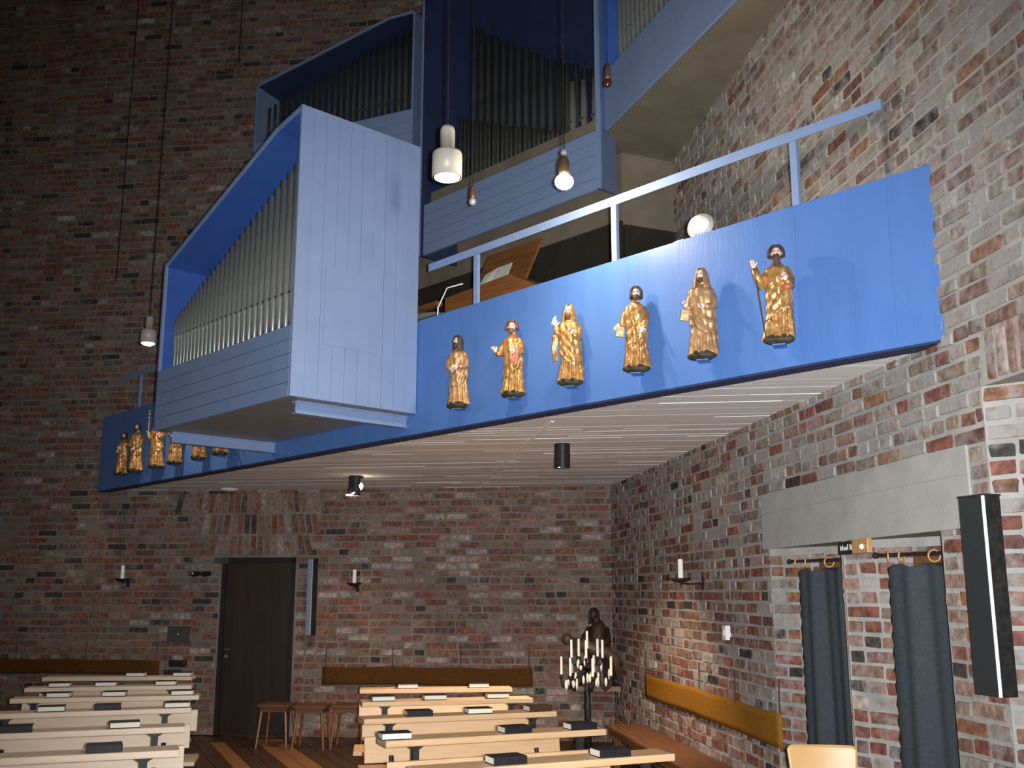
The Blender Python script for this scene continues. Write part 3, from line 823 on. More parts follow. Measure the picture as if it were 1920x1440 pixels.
figure(1.265, 'tall gilded figure second from the left end of the parapet', dict(seed=8, l=(-0.06, -0.08, 0.26), r=(0.05, -0.08, 0.27), hairlen=0.03, h=1.03, lean=0.02, hx=0.0, props=[('book', (-0.03, -0.09, 0.26), M_MOSS)]), GR_L)
figure(1.82, 'gilded figure with a knobbed gold staff below the corner of the projecting case', dict(seed=9, l=(-0.06, -0.075, 0.37), r=(0.07, -0.07, 0.36), hood=1, wide=1.1, props=[('crozier', (-0.06, -0.085, 0.30)), ('bag', (0.03, -0.095, 0.385))]), GR_L)
figure(2.29, 'gilded figure partly behind the left support beam of the projecting case', dict(seed=10, l=(-0.02, -0.08, 0.33), r=(0.05, -0.08, 0.30), hairlen=0.03), GR_L)
figure(2.83, 'gilded figure showing only its lower half under the projecting case', dict(seed=11, l=(-0.04, -0.08, 0.30), r=(0.04, -0.08, 0.31), hairlen=0.04), GR_L)
figure(3.32, 'gilded figure mostly hidden behind the support beam, nearest the middle', dict(seed=12, l=(-0.05, -0.08, 0.28), r=(0.05, -0.08, 0.29), hairlen=0.03), GR_L)

# ------------------------------------------------------------------ gallery: console, book, lamp
con = thing('organ_console', 'warm brown wooden organ console with music desk behind the parapet', 'organ console', v3(gp(5.15, -0.55), ZC + 0.18), PA)
MB().prism_y([(0.75, 0.0), (1.95, 0.0), (1.95, 1.02), (1.60, 1.20), (0.75, 1.17)], 0.12, 0.75).build('body', M_WARM, con, bevel=0.006)
MB().box(0.0, 0.1, 0.0, 0.75, 0.7, 1.04).build('key_desk', M_BROWN, con, bevel=0.006)
MB().box(0.0, 0.05, 1.10, 0.72, 0.12, 1.14).build('front_rail', M_WARM, con, bevel=0.004)
MB().prism_y([(0.05, 1.06), (0.62, 1.06), (0.62, 1.075), (0.05, 1.17)], 0.15, 0.55).build('lid', M_GREY, con)
MB().add([(0.72, 0.42, 1.21), (1.44, 0.42, 1.21), (1.50, 0.60, 1.66), (0.80, 0.60, 1.66), (0.72, 0.45, 1.21), (1.44, 0.45, 1.21), (1.50, 0.63, 1.66), (0.80, 0.63, 1.66)],
         [(0, 1, 2, 3), (7, 6, 5, 4), (0, 4, 5, 1), (1, 5, 6, 2), (2, 6, 7, 3), (3, 7, 4, 0)]).build('music_desk', M_WARM, con)
MB().box(0.70, 0.30, 1.175, 1.46, 0.44, 1.20).build('desk_shelf', M_BROWN, con)
bk = thing('music_book', 'open white music book on the console desk behind the handrail post', 'book', v3(gp(5.15 + 1.02, -0.55 - 0.40), ZC + 0.18 + 1.225), PA)
MB().add([(-0.17, -0.03, 0), (0.0, 0.0, 0), (0.02, 0.09, 0.24), (-0.12, 0.07, 0.20), (-0.17, -0.022, 0), (0.0, 0.008, 0), (0.02, 0.098, 0.24), (-0.12, 0.078, 0.20)],
         [(0, 1, 2, 3), (7, 6, 5, 4), (0, 4, 5, 1), (1, 5, 6, 2), (2, 6, 7, 3), (3, 7, 4, 0)]).build('left_page', M_PAGE, bk)
MB().add([(0.0, 0.0, 0), (0.20, -0.01, 0.0), (0.22, 0.085, 0.24), (0.02, 0.09, 0.24), (0.0, 0.008, 0), (0.20, -0.002, 0.0), (0.22, 0.093, 0.24), (0.02, 0.098, 0.24)],
         [(0, 1, 2, 3), (7, 6, 5, 4), (0, 4, 5, 1), (1, 5, 6, 2), (2, 6, 7, 3), (3, 7, 4, 0)]).build('right_page', M_PAGE, bk)
MB().tube([v3(gp(6.35, -0.2), 3.4), v3(gp(6.37, -0.22), 3.95), v3(gp(6.41, -0.28), 4.12), v3(gp(6.47, -0.4), 4.17)], 0.006, 8).build('white_cable', M_WHITE)
tag(bpy.data.objects['white_cable'], 'thin white cable rising behind the parapet beside the organ console', 'cable')
sp = thing('spotlight', 'white round spotlight resting on top of the blue parapet near the right wall', 'spotlight', v3(gp(9.13, -0.07), PT), PA)
MB().ball((0, 0.0, 0.09), (0.075, 0.06, 0.065), 20, 12).build('lamp_head', M_WHITE, sp, smooth=True)
MB().lathe([(0.085, 0), (0.09, 0.012), (0.07, 0.018)], 24).build('rim', M_CREAM, sp, loc=(-0.01, 0.03, 0.09), rot=(math.radians(80), 0, 0.2), smooth=True)
MB().tube([(-0.03, 0.03, 0.06), (-0.11, 0.04, 0.03), (-0.13, 0.04, 0.0)], 0.012, 8).build('arm', M_IRON, sp)
MB().box(-0.20, 0.0, 0.0, -0.13, 0.06, 0.035).build('clamp', M_CREAM, sp)

# ------------------------------------------------------------------ hanging lamps
def cable(root, z_to, r=0.004): MB().tube([(0, 0, 0), (0, 0, z_to)], r, 6).build('cable', M_IRON, root)
def pendant(label, p, scale, en, shade=True, size=1.0):
    r = thing('pendant_lamp', label, 'lamp', p, 0, 'lit pendant lamps')
    s = scale
    if shade:
        MB().lathe([(0.094 * s, 0.0), (0.094 * s, 0.15 * s), (0.088 * s, 0.165 * s), (0.047 * s, 0.17 * s), (0.047 * s, 0.31 * s), (0.040 * s, 0.335 * s), (0.012 * s, 0.34 * s), (0.012 * s, 0.335 * s), (0.036 * s, 0.328 * s), (0.042 * s, 0.30 * s), (0.042 * s, 0.165 * s), (0.084 * s, 0.155 * s), (0.089 * s, 0.15 * s), (0.089 * s, 0.0)], 28).build('shade', M_CREAM, r, smooth=True)
        MB().lathe([(0.0, -0.026 * s), (0.04 * s, -0.022 * s), (0.075 * s, -0.006 * s), (0.086 * s, 0.012 * s), (0.086 * s, 0.03 * s), (0.0, 0.075 * s)], 24).build('bulb', M_LAMP, r, smooth=True)  # dome fills and overhangs the mouth, putting the lamp's bloom into its shape
        MB().tube([(0, 0, 0.34 * s), (0, 0, 9.5 - p[2])], 0.005, 6).build('cable', M_IRON, r)
    else:
        MB().ball((0, 0, 0.045 * s), (0.06 * s, 0.06 * s, 0.05 * s), 20, 12).build('bulb', M_LAMP, r, smooth=True)
        MB().lathe([(0.03 * s, 0.085 * s), (0.036 * s, 0.11 * s), (0.034 * s, 0.18 * s), (0.024 * s, 0.21 * s), (0.012 * s, 0.22 * s), (0.0, 0.225 * s)], 20).build('socket', M_COPPER, r, smooth=True)
        MB().ball((0, 0, 0.245 * s), 0.022 * s, 14, 9).build('knob', M_GLASS, r, smooth=True)
        MB().tube([(0, 0, 0.26 * s), (0, 0, 9.5 - p[2])], 0.005, 6).build('cable', M_IRON, r)
    ld = bpy.data.lights.new('pendant_light', 'SPOT' if shade else 'POINT'); ld.energy = en; ld.color = (1.0, 0.84, 0.62); ld.shadow_soft_size = 0.05 * s
    
    if shade: ld.spot_size = math.radians(150); ld.spot_blend = 0.5
    lo = bpy.data.objects.new('pendant_light', ld); COL.objects.link(lo); lo.parent = r; lo.location = (0, 0, -0.06 * s if shade else -0.07 * s)
    return r
pendant('lit pendant lamp with stepped cream cylinder shade right of the projecting case', (-0.405, 5.993, 4.18), 1.0, 32)
pendant('lit bare bulb pendant without shade hanging above the middle of the parapet', (0.333, 6.146, 4.17), 1.0, 36, shade=False)
pendant('small lit pendant lamp hanging left of the projecting organ case', (-3.75, 10.26, 4.16), 0.85, 40)
def bulb(label, p, glass, s=1.0):
    r = thing('hanging_bulb', label, 'bulb', p)
    MB().ball((0, 0, 0), (0.026 * s, 0.026 * s, 0.028 * s), 16, 10).build('glass', glass, r, smooth=True)
    MB().lathe([(0.017 * s, 0.02 * s), (0.021 * s, 0.04 * s), (0.017 * s, 0.10 * s), (0.006 * s, 0.13 * s), (0.0, 0.132 * s)], 14).build('socket', M_COPPER, r, smooth=True)
    MB().tube([(0, 0, 0.125 * s), (0, 0, 9.5 - p[2])], 0.003, 6).build('cable', M_IRON, r)
bulb('small unlit clear bulb on a thin cable between the two lit pendants', (-0.284, 6.952, 4.40), M_GLASS)
bulb('small dark red bulb on a cable before the right upper organ case', (0.681, 6.695, 5.19), M_REDG, 1.15)
# two bare wires at the far left
for i, (x, y, lb) in enumerate(((-4.75, 11.8, 'thin dark wire hanging before the far left brick wall'), (-3.4, 11.7, 'thin dark wire hanging above the slanting organ case roof'))):
    tag(MB().tube([(x, y, 5.3 if i == 0 else 8.1), (x, y, 10.9)], 0.005, 6).build('hanging_wire', M_IRON), lb, 'wire')

# downlights under the gallery
d1 = thing('ceiling_spotlight', 'black cylinder spotlight under the gallery nearer the right wall', 'spotlight', (0.421, 8.526, ZC))
MB().lathe([(0.06, 0), (0.066, -0.005), (0.066, -0.205), (0.061, -0.205), (0.061, -0.03), (0, -0.03)], 28).build('housing', M_IRON, d1, smooth=False)
MB().box(-0.004, -0.072, -0.2, 0.004, -0.06, -0.005).build('rib', M_PLAQ, d1)
MB().ball((-0.03, -0.03, -0.19), 0.016, 12, 8).build('bulb', M_SPOT, d1, smooth=True)
d2_ = thing('ceiling_spotlight', 'black cylinder spotlight with glowing cut-away bulb above the door side', 'spotlight', (-1.675, 10.992, ZC))
def cut(u, v):
    w = math.radians(20 + 250 * u); return (0.075 * math.cos(w + math.pi * .25), 0.075 * math.sin(w + math.pi * .25), -0.21 * v)
MB().grid(30, 2, cut).build('housing', M_IRON, d2_, solid=0.004)
MB().lathe([(0.0, 0.0), (0.076, 0.0), (0.076, -0.03), (0.0, -0.03)], 24).build('cap', M_IRON, d2_)
MB().ball((0.045, -0.03, -0.11), (0.036, 0.036, 0.04), 16, 10).build('bulb', M_SPOT, d2_, smooth=True)
MB().tube([(-0.09, -0.05, -0.205), (-0.04, -0.085, -0.21), (0.03, -0.06, -0.155)], 0.009, 8).build('glowing_rim', M_SPOT, d2_)
for (p, e, rt) in (((0.421, 8.526, ZC - 0.22), 260, (0.30, 0.10, 0)), ((-1.64, 10.96, ZC - 0.13), 120, (0.2, 0.35, 0))):
    ld = bpy.data.lights.new('downlight', 'SPOT'); ld.energy = e; ld.color = (1.0, 0.72, 0.50); ld.spot_size = math.radians(112); ld.spot_blend = 0.8; ld.shadow_soft_size = 0.04
    lo = bpy.data.objects.new('downlight', ld); COL.objects.link(lo); lo.location = p; lo.rotation_euler = rt

p_ = zplane(430, 916, ZC)
cf = thing('ceiling_fixture', 'small white oval fixture under the gallery above the left part of the wall', 'light fixture', (p_[0], p_[1], ZC), BA)
MB().lathe([(0.0, -0.035), (0.07, -0.03), (0.11, -0.012), (0.115, 0.0), (0.0, 0.0)], 24).build('cover', M_WHITE, cf, smooth=True)
MB().lathe([(0.115, -0.006), (0.125, -0.004), (0.125, 0.0), (0.115, 0.0)], 24).build('rim', M_CREAM, cf)
# ------------------------------------------------------------------ back wall: door, speakers, sconces, plaques, felts
dr = tag(MB().box(0.05, 0.02, 0.012, 0.87, 0.07, 2.0).build('door_1', M_DOOR, loc=v3(bp(DOOR[0]), 0), rotz=BA, bevel=0.004), kind='structure')
MB().box(0.0, -0.01, 0, 0.05, 0.10, 2.06).box(0.87, -0.01, 0, 0.92, 0.10, 2.06).box(0.0, -0.01, 2.0, 0.92, 0.10, 2.06).build('door_frame', M_DARK, dr)
MB().tube([(0.10, 0.02, 0.98), (0.10, -0.04, 0.98), (0.17, -0.045, 0.98)], 0.009, 8).build('door_handle', M_BRASS, dr)
MB().lathe([(0.022, 0), (0.022, 0.012), (0, 0.012)], 14).build('lock_rose', M_BRASS, dr, loc=(0.10, 0.02, 0.90), rot=(math.pi / 2, 0, 0))
tag(MB().box(-0.30, -0.08, 0, -0.13, 0.0, 0.07).build('door_closer', M_PLAQ, loc=v3(bp(DOOR[0] + 0.23), 1.985), rotz=BA), 'dark grey box at the upper left corner of the dark door', 'box')

def colspeaker(name, label, loc, rz, w, h, d, front, side, strip=None):
    r = thing(name, label, 'loudspeaker', loc, rz)
    MB().box(-w / 2, 0, 0, w / 2, d, h).build('cabinet', side, r, bevel=0.003)
    MB().box(-w / 2 + 0.004, -0.012, 0.004, w / 2 - 0.004, 0.0, h - 0.004).build('grille', front, r, bevel=0.003)
    return r
colspeaker('column_speaker', 'narrow pale blue column loudspeaker on the brick wall right of the door', v3(bp(-3.56, 0.14), 1.15), BA - math.radians(38), 0.10, 0.89, 0.07, M_SPKB, M_IRON)
sk = thing('column_speaker', 'tall black column loudspeaker with a bright vertical edge at the right wall', 'loudspeaker', v3(rp(SJ + 0.14, 0.13), 1.215), RA + math.radians(10))
MB().box(-0.15, 0.0, 0.0, 0.0, 0.08, 0.85).build('cabinet', M_SPK, sk, bevel=0.003)
MB().box(-0.152, -0.003, 0.848, 0.016, 0.084, 0.856).build('top_plate', M_IRON, sk)
MB().tube([(0.003, -0.003, 0.0), (0.003, -0.003, 0.848)], 0.0075, 10).build('chrome_glint', M_GLINT, sk)
MB().box(0.001, 0.006, 0.0, 0.012, 0.08, 0.848).build('side_panel', M_IRON, sk)

def sconce(label, clabel, p2, z, n, d, reach, tilt=0):
    a = ang(d)
    r = thing('candle_sconce', label, 'sconce', v3(p2 + n * reach, z), a)
    MB().lathe([(0.0, -0.03), (0.04, -0.026), (0.075, -0.010), (0.092, 0.008), (0.088, 0.010), (0.055, -0.004), (0.0, -0.014)], 24).build('drip_tray', M_IRON, r, smooth=True)
    MB().tube([(0, 0, -0.02), (0, 0, -0.07)], [0.008, 0.003], 8).build('spike', M_IRON, r)
    MB().tube([(0, 0, -0.035), (0, reach * 0.5, -0.04), (0, reach, -0.035)], 0.007, 8).box(-0.02, reach - 0.012, -0.09, 0.02, reach + 0.002, 0.02).build('wall_arm', M_IRON, r)
    c = MB().lathe([(0.023, -0.008), (0.023, 0.158), (0.019, 0.166), (0, 0.166)], 18).build('candle', M_WAX, loc=v3(p2 + n * reach, z))
    MB().tube([(0, 0, 0.164), (0.001, 0, 0.176)], 0.0015, 6).build('wick', M_DARK, c)
    tag(c, clabel, 'candle')
sconce('black iron sconce dish on the right brick wall', 'white candle in the sconce on the right wall', rp(3.35), 1.755, RN, RD, 0.20)
sconce('black iron sconce dish right of the pale blue speaker', 'white candle in the sconce right of the pale blue speaker', bp(-3.02), 1.745, BN, BD, 0.16)
sconce('black iron sconce dish on the far left back wall', 'white candle in the sconce on the far left wall', bp(-5.90), 1.80, BN, BD, 0.16)
for s, z, w, h, lb in ((-5.21, 1.155, 0.27, 0.18, 'dark grey square metal plate on the brick wall left of the door'),):
    o_ = thing('wall_plate', lb, 'plate', v3(bp(s, 0.02), z), BA)
    MB().box(-w / 2, -0.01, -h / 2, w / 2, 0.02, h / 2).build('plate', M_PLAQ, o_, bevel=0.004)
    MB().ball((0.0, -0.012, 0.0), 0.008, 8, 6).build('screw', M_GLINT, o_)
tag(MB().box(-0.11, -0.06, -0.04, 0.11, 0.0, 0.03).build('wall_box', M_IRON, loc=v3(bp(-5.19), 0.82), rotz=BA, bevel=0.02), 'small black box low on the wall left of the door', 'box')
tl = thing('twin_spotlight', 'pair of small black spotlights on the wall at the upper left of the door', 'spotlight', v3(bp(-4.93, 0.08), 1.87), BA)
for sx in (-0.07, 0.07): MB().tube([(sx, 0.05, 0.0), (sx - 0.015, -0.06, -0.01)], [0.03, 0.036], 14).build('head', M_IRON, tl)
MB().box(-0.09, 0.03, -0.012, 0.09, 0.08, 0.012).build('bar', M_IRON, tl)
MB().ball((-0.09, -0.07, 0.0), 0.012, 8, 6).build('lens', M_GLINT, tl)

def felt(label, o, d, s0, s1, z0, z1, m, cords, sag=0.0, n=40):
    nn = nrm(d); r = thing('felt_strip', label, 'wall hanging', v3(o + d * s0 + nn * 0.025, z0), ang(d))
    ln = s1 - s0; ph = random.uniform(0, 6)
    def fn(u, v): return (u * ln, -0.006 - 0.008 * math.sin(u * 17 + ph), (z1 - z0) * v + sag * 4 * u * (u - 1) + 0.004 * math.sin(u * 7 + ph) + (0.005 * math.cos(u * ln / cords * 6.28) if v > .5 else 0))
    MB().grid(n, 6, fn).build('cloth', m, r, solid=0.008, smooth=True)
    k = max(2, int(round(ln / cords)))
    for i in range(k + 1):
        x = 0.04 + (ln - 0.08) * i / k
        MB().tube([(x, 0.0, z1 - z0 - 0.02), (x, 0.005, z1 - z0 + 0.22)], 0.005, 6).build('cord', M_CORD, r)
felt('long dark brown felt strip hung on the back wall right of the door', K, BD, -3.41, -0.93, 0.59, 0.79, M_FELT, 0.8)
felt('dark brown felt strip hung on the back wall left of the door', K, BD, -8.2, -5.42, 0.68, 0.85, M_FELT, 0.8)
felt('ochre brown felt strip hung on the right wall above the bench', K, RD, 1.42, 4.97, 0.63, 0.85, M_FELTO, 0.85)

sw = thing('wall_switch', 'small white switch on the right brick wall below the sconce', 'switch', v3(rp(3.92, 0.012), 1.34), RA)
MB().box(-0.04, -0.03, -0.055, 0.04, 0.014, 0.055).build('plate', M_WHITE, sw, bevel=0.004)
MB().box(-0.015, -0.036, -0.02, 0.015, -0.03, 0.02).build('rocker', M_WHITE, sw, bevel=0.002)

# ------------------------------------------------------------------ curtains, rods, windows in the niche
def curtain(label, sa, sb, u0, u1, ztop, zbot, seed, wlabel, nwin):
    o_, ln = bay(sa, sb); a = ang(FDIR); nn = nrm(FDIR)
    wn = tag(MB().box(u0 + 0.10, -0.012, 0.25, u1 + 0.05, 0.0, ZLB - 0.075).build('window_%d' % nwin, M_BROWN, loc=v3(o_, 0), rotz=a), kind='structure')
    MB().box(u0 + 0.16, -0.016, 0.32, u1 - 0.01, -0.011, ZLB - 0.14).build('pane', M_GLASSD, wn)
    rg = random.Random(seed); ph = rg.uniform(0, 6)
    r = thing('curtain', label, 'curtain', v3(o_ + nn * 0.11 + FDIR * u0, 0), a)
    w = u1 - u0
    def fn(u, v):
        z = ztop + (zbot - ztop) * v
        amp = 0.016 + 0.014 * v
        sp_ = 1 + 0.10 * v
        y = amp * (math.sin(u * 2 * math.pi * 2.6 + ph) + 0.45 * math.sin(u * 2 * math.pi * 5.3 + ph * 2))
        zz = z + (0.018 * abs(math.sin(u * math.pi * 4)) - 0.018 if v == 0 else 0)
        edge = 0.006 * math.sin(z * 70) if u in (0.0, 1.0) else 0
        return (u * w * sp_ + edge - 0.02 * v, y, zz)
    MB().grid(60, 70, fn).build('cloth', M_CURT, r, solid=0.006, smooth=True)
    rod = thing('curtain_rod', 'dark curtain rod with wooden rings ' + wlabel, 'curtain rod', v3(o_ + nn * 0.11 + FDIR * u0, ztop + 0.05), a)
    MB().tube([(-0.06, 0, 0), (w + 0.10, 0, 0)], 0.011, 10).build('rod', M_IRON, rod)
    MB().ball((-0.07, 0, 0), 0.018, 10, 7).build('finial', M_IRON, rod, smooth=True)
    for i in range(5):
        t = (0.02, 0.15, 0.45, 0.72, 0.97)[i]
        rm = MB(); R_ = 0.031
        tw = rg.uniform(-0.9, 0.9) if i != 2 else 1.2
        pts = [(R_ * math.cos(q) * math.sin(tw), R_ * math.cos(q) * math.cos(tw), R_ * math.sin(q) - 0.012) for q in [2 * math.pi * k / 16 for k in range(17)]]
        rm.tube(pts, 0.0055, 6, caps=False); rm.build('ring', M_RINGW, rod, loc=(t * w, 0, 0), smooth=True)
curtain('slate grey curtain in the left bay under the concrete lintel', S0, S1, 0.36, 0.98, 1.80, 0.02, 3, 'in the left niche bay', 1)
curtain('slate grey curtain in the right bay beside the black speaker', S1, S2, 0.42, 1.12, 1.80, 0.02, 4, 'in the right niche bay', 2)

sg = thing('small_sign', 'small black sign with white letters under the lintel between the curtains', 'sign', v3(rp(S1 + 0.02, 0.01), 1.865), RA)
MB().box(0.0, -0.012, 0, 0.19, 0.012, 0.075).build('board', M_IRON, sg)
lt_ = MB(); x = 0.02
for hgt in (0.03, 0.022, 0.032, 0.02, 0.02, 0.02, 0.034, 0.0, 0.034, 0.03):
    if hgt: lt_.box(x, -0.0135, 0.024, x + 0.006, -0.012, 0.024 + hgt).box(x, -0.0135, 0.024 + hgt * .5, x + 0.012, -0.012, 0.028 + hgt * .5)
    x += 0.0155
lt_.build('lettering', M_WHITE, sg)
bx = thing('small_box', 'small brown wooden box with a pale button under the lintel beside the sign', 'box', v3(rp(S1 + 0.225, 0.01), 1.865), RA)
MB().box(0.0, -0.03, 0, 0.19, 0.0, 0.08).build('case', M_RINGW, bx, bevel=0.003)
MB().ball((0.13, -0.032, 0.035), 0.016, 10, 7).build('button', M_WAX, bx)

# ------------------------------------------------------------------ pews and books
def pew(a, b, label, m, group):
    a = np.array(a); b = np.array(b); d = (b - a); ln = float(np.linalg.norm(d)); d /= ln
    r = thing('pew', label, 'pew', v3(a, 0), ang(d), group)
    MB().box(0, 0.0, 0.825, ln, 0.19, 0.86).build('book_ledge', m, r, bevel=0.004)
    MB().add([(0.0, -0.055, 0.60), (ln, -0.055, 0.60), (ln, -0.03, 0.60), (0, -0.03, 0.60), (0, -0.03, 0.755), (ln, -0.03, 0.755), (ln, -0.005, 0.755), (0, -0.005, 0.755)],
             [(0, 3, 2, 1), (4, 5, 6, 7), (0, 1, 5, 4), (1, 2, 6, 5), (2, 3, 7, 6), (3, 0, 4, 7)]).build('backrest', m, r, bevel=0.004)
    MB().box(-0.03, -0.50, 0.41, ln + 0.03, -0.09, 0.44).build('seat', m, r, bevel=0.005)
    for x in (0.17, ln - 0.17):
        MB().prism_y([(x - 0.018, 0.62), (x + 0.018, 0.62), (x + 0.018, 0.808), (x + 0.045, 0.825), (x - 0.045, 0.825), (x - 0.018, 0.808)], 0.0, 0.03).build('bracket', M_IRON, r)
        MB().tube([(x, -0.05, 0.64), (x, -0.12, 0.41), (x, -0.1, 0.0)], 0.016, 8).tube([(x, -0.42, 0.41), (x, -0.46, 0.0)], 0.016, 8).build('leg', M_IRON, r)
    return r, a, d, ln
# one book of each kind, then copies
def book_proto(cov, label):
    r = thing('hymn_book', label, 'book')
    w, d, h = 0.17, 0.115, 0.036
    MB().box(0, 0, 0, w, d, 0.004).box(0, 0, h - 0.004, w, d, h).box(0, -0.002, 0, w, 0.004, h).build('cover', cov, r, bevel=0.0015)
    MB().box(0.003, 0.004, 0.004, w - 0.004, d - 0.004, h - 0.004).build('pages', M_PAGE, r)
    return r
first = {}
def put_book(pw, u, kind, label, group):
    r, a, d, ln = pw
    # x along the ledge from the picture column u
    c = 0.0; lo, hi = 0.0, ln
    best = min(np.linspace(0, ln, 200), key=lambda t: abs(proj((*(a + d * t), 0.87))[0] - u))
    spine = kind in ('k', 'b')
    rot_ = ang(d) + random.uniform(-0.06, 0.06)
    if spine: p = a + d * (best - 0.085) + np.array([-d[1], d[0]]) * 0.02
    else:
        rot_ += math.pi; p = a + d * (best + 0.085) + np.array([-d[1], d[0]]) * 0.135
    key = 'b' if kind == 'b' else 'k'
    loc = v3(p, 0.861)
    if key not in first:
        first[key] = book_proto(M_COVERB if key == 'b' else M_COVER, label)
        o_ = first[key]; o_.location = loc; o_.rotation_euler = (0, 0, rot_)
        o_['group'] = group
    else: dup(first[key], loc, rot_, label, group)
ORD = ['first', 'second', 'third', 'fourth', 'fifth', 'sixth', 'seventh']
RB = [((-1.26, 8.80), (0.004, 8.96), [(765, 'w'), (900, 'w')]), ((-1.096, 7.80), (0.162, 8.10), [(720, 'w'), (818, 'w'), (938, 'w')]),
      ((-0.938, 6.78), (0.304, 7.22), [(790, 'k'), (905, 'w'), (1017, 'b')]), ((-0.679, 5.80), (0.555, 6.306), [(748, 'w'), (975, 'k'), (1098, 'k')]),
      ((-0.41, 4.83), (0.814, 5.373), [(962, 'k'), (1158, 'k')]), ((-0.12, 3.90), (1.09, 4.44), [(1360, 'w')])]
LBk = [((-4.429, 10.0), (-3.052, 10.12), [(251, 'w'), (340, 'w')]), ((-4.089, 8.92), (-2.767, 9.19), [(108, 'w'), (197, 'w'), (311, 'w')]),
       ((-3.784, 8.03), (-2.443, 8.32), [(108, 'w'), (212, 'w'), (340, 'w')]), ((-3.51, 7.02), (-2.233, 7.439), [(94, 'w'), (201, 'k'), (332, 'w')]),
       ((-3.24, 5.98), (-1.958, 6.428), [(28, 'k'), (233, 'w')]), ((-2.97, 5.05), (-1.697, 5.496), [(195, 'k')]), ((-2.70, 4.13), (-1.43, 4.58), [])]
def place(kind):
    return {'w': 'pages towards the viewer', 'k': 'black spine towards the viewer', 'b': 'brown spine towards the viewer'}[kind]
for side, rows, m in (('right', RB, M_PINE), ('left', LBk, M_PINEL)):
    nrow = len(rows)
    for i, (a, b, books) in enumerate(rows):
        fr = nrow - 1 - i
        pos = 'nearest' if fr == 0 else ('farthest' if i == 0 else ORD[fr] + ' nearest')
        pw = pew(a, b, 'light pine pew with book ledge, %s row of the %s block' % (pos, side), m, 'pews of the %s block' % side)
        nbk = len(books)
        for j, (u, kd) in enumerate(books):
            wh = {1: ['only'], 2: ['left', 'right'], 3: ['left', 'middle', 'right']}[nbk][j]
            put_book(pw, u, kd, '%s book, %s, on the %s row of %s pews' % (wh, place(kd), pos, side), 'hymn books on the pew ledges')

# ------------------------------------------------------------------ stools, side bench, chair
def stool():
    r = thing('stool', 'brown wooden stool', 'stool', group='brown stools by the back wall')
    MB().box(-0.18, -0.17, 0.42, 0.18, 0.17, 0.45).build('seat', M_BROWN, r, bevel=0.008)
    MB().box(-0.15, -0.14, 0.37, 0.15, 0.14, 0.42).build('apron', M_BROWN, r)
    for sx in (-1, 1):
        for sy in (-1, 1):
            MB().tube([(sx * 0.13, sy * 0.12, 0.42), (sx * 0.17, sy * 0.16, 0.0)], [0.017, 0.012], 8).build('leg', M_WARM, r)
    return r
st0 = stool(); ST = [((-2.58, 11.75), 'brown wooden stool half in front of the dark door'), ((-2.17, 11.62), 'brown wooden stool, middle of the three right of the door'),
      ((-1.77, 11.68), 'brown wooden stool closest to the right block of pews'), ((-5.35, 11.2), 'dark stool behind the left pews, nearer the door'), ((-5.8, 11.0), 'dark stool behind the left pews at the picture edge')]
for i, (p, lb) in enumerate(ST):
    if i == 0: st0.location = (*p, 0); st0.rotation_euler = (0, 0, -0.12); st0['label'] = lb
    else: dup(st0, (*p, 0), random.uniform(-0.2, 0.1), lb)

be = thing('side_bench', 'low brown bench with rod legs along the right wall', 'bench', v3(rp(1.75, 0.14), 0), RA)
bl_ = 3.6
MB().box(0, -0.36, 0.375, bl_, 0.0, 0.405).build('seat', M_BROWN, be, bevel=0.005)
MB().box(0.02, -0.34, 0.32, bl_ - 0.02, -0.315, 0.375).build('front_apron', M_WARM, be)
for i in range(4):
    x0 = 0.06 + i * (bl_ - 0.35) / 3
    for dx in (0.0, 0.08, 0.16):
        for y in (-0.29, -0.06):
            MB().tube([(x0 + dx, y, 0.375), (x0 + dx, y, 0.0)], 0.011, 8).build('leg', M_BROWN, be)

ch = thing('chair', 'golden plywood chair beside the slate grey curtains', 'chair', (1.665, 5.75, 0), math.radians(-8))
def cb(u, v):
    x = (u - 0.5) * 0.37; z = 0.63 + 0.21 * v
    tp = 1.0 - 0.10 * (1 - v); k_ = 1.0
    ez = 0.0
    if abs(u - 0.5) > 0.42: ez = -0.022 * ((abs(u - 0.5) - 0.42) / 0.08) ** 2 * (1 if v > .5 else -1) * abs(v - .5) * 2
    return (x * tp, 0.035 + 0.02 * (1 - 4 * (u - 0.5) ** 2) + 0.02 * v, z + ez)
MB().grid(30, 12, cb).build('backrest', M_PLY, ch, solid=0.012, smooth=True)
MB().box(-0.2, -0.36, 0.43, 0.2, 0.05, 0.445).build('seat', M_PLY, ch, bevel=0.006)
for sx in (-1, 1):
    MB().tube([(sx * 0.18, 0.09, 0.68), (sx * 0.185, 0.06, 0.44), (sx * 0.19, 0.10, 0.0)], 0.011, 8).build('leg', M_IRON, ch)
    MB().tube([(sx * 0.18, -0.32, 0.43), (sx * 0.19, -0.35, 0.0)], 0.011, 8).build('leg', M_IRON, ch)

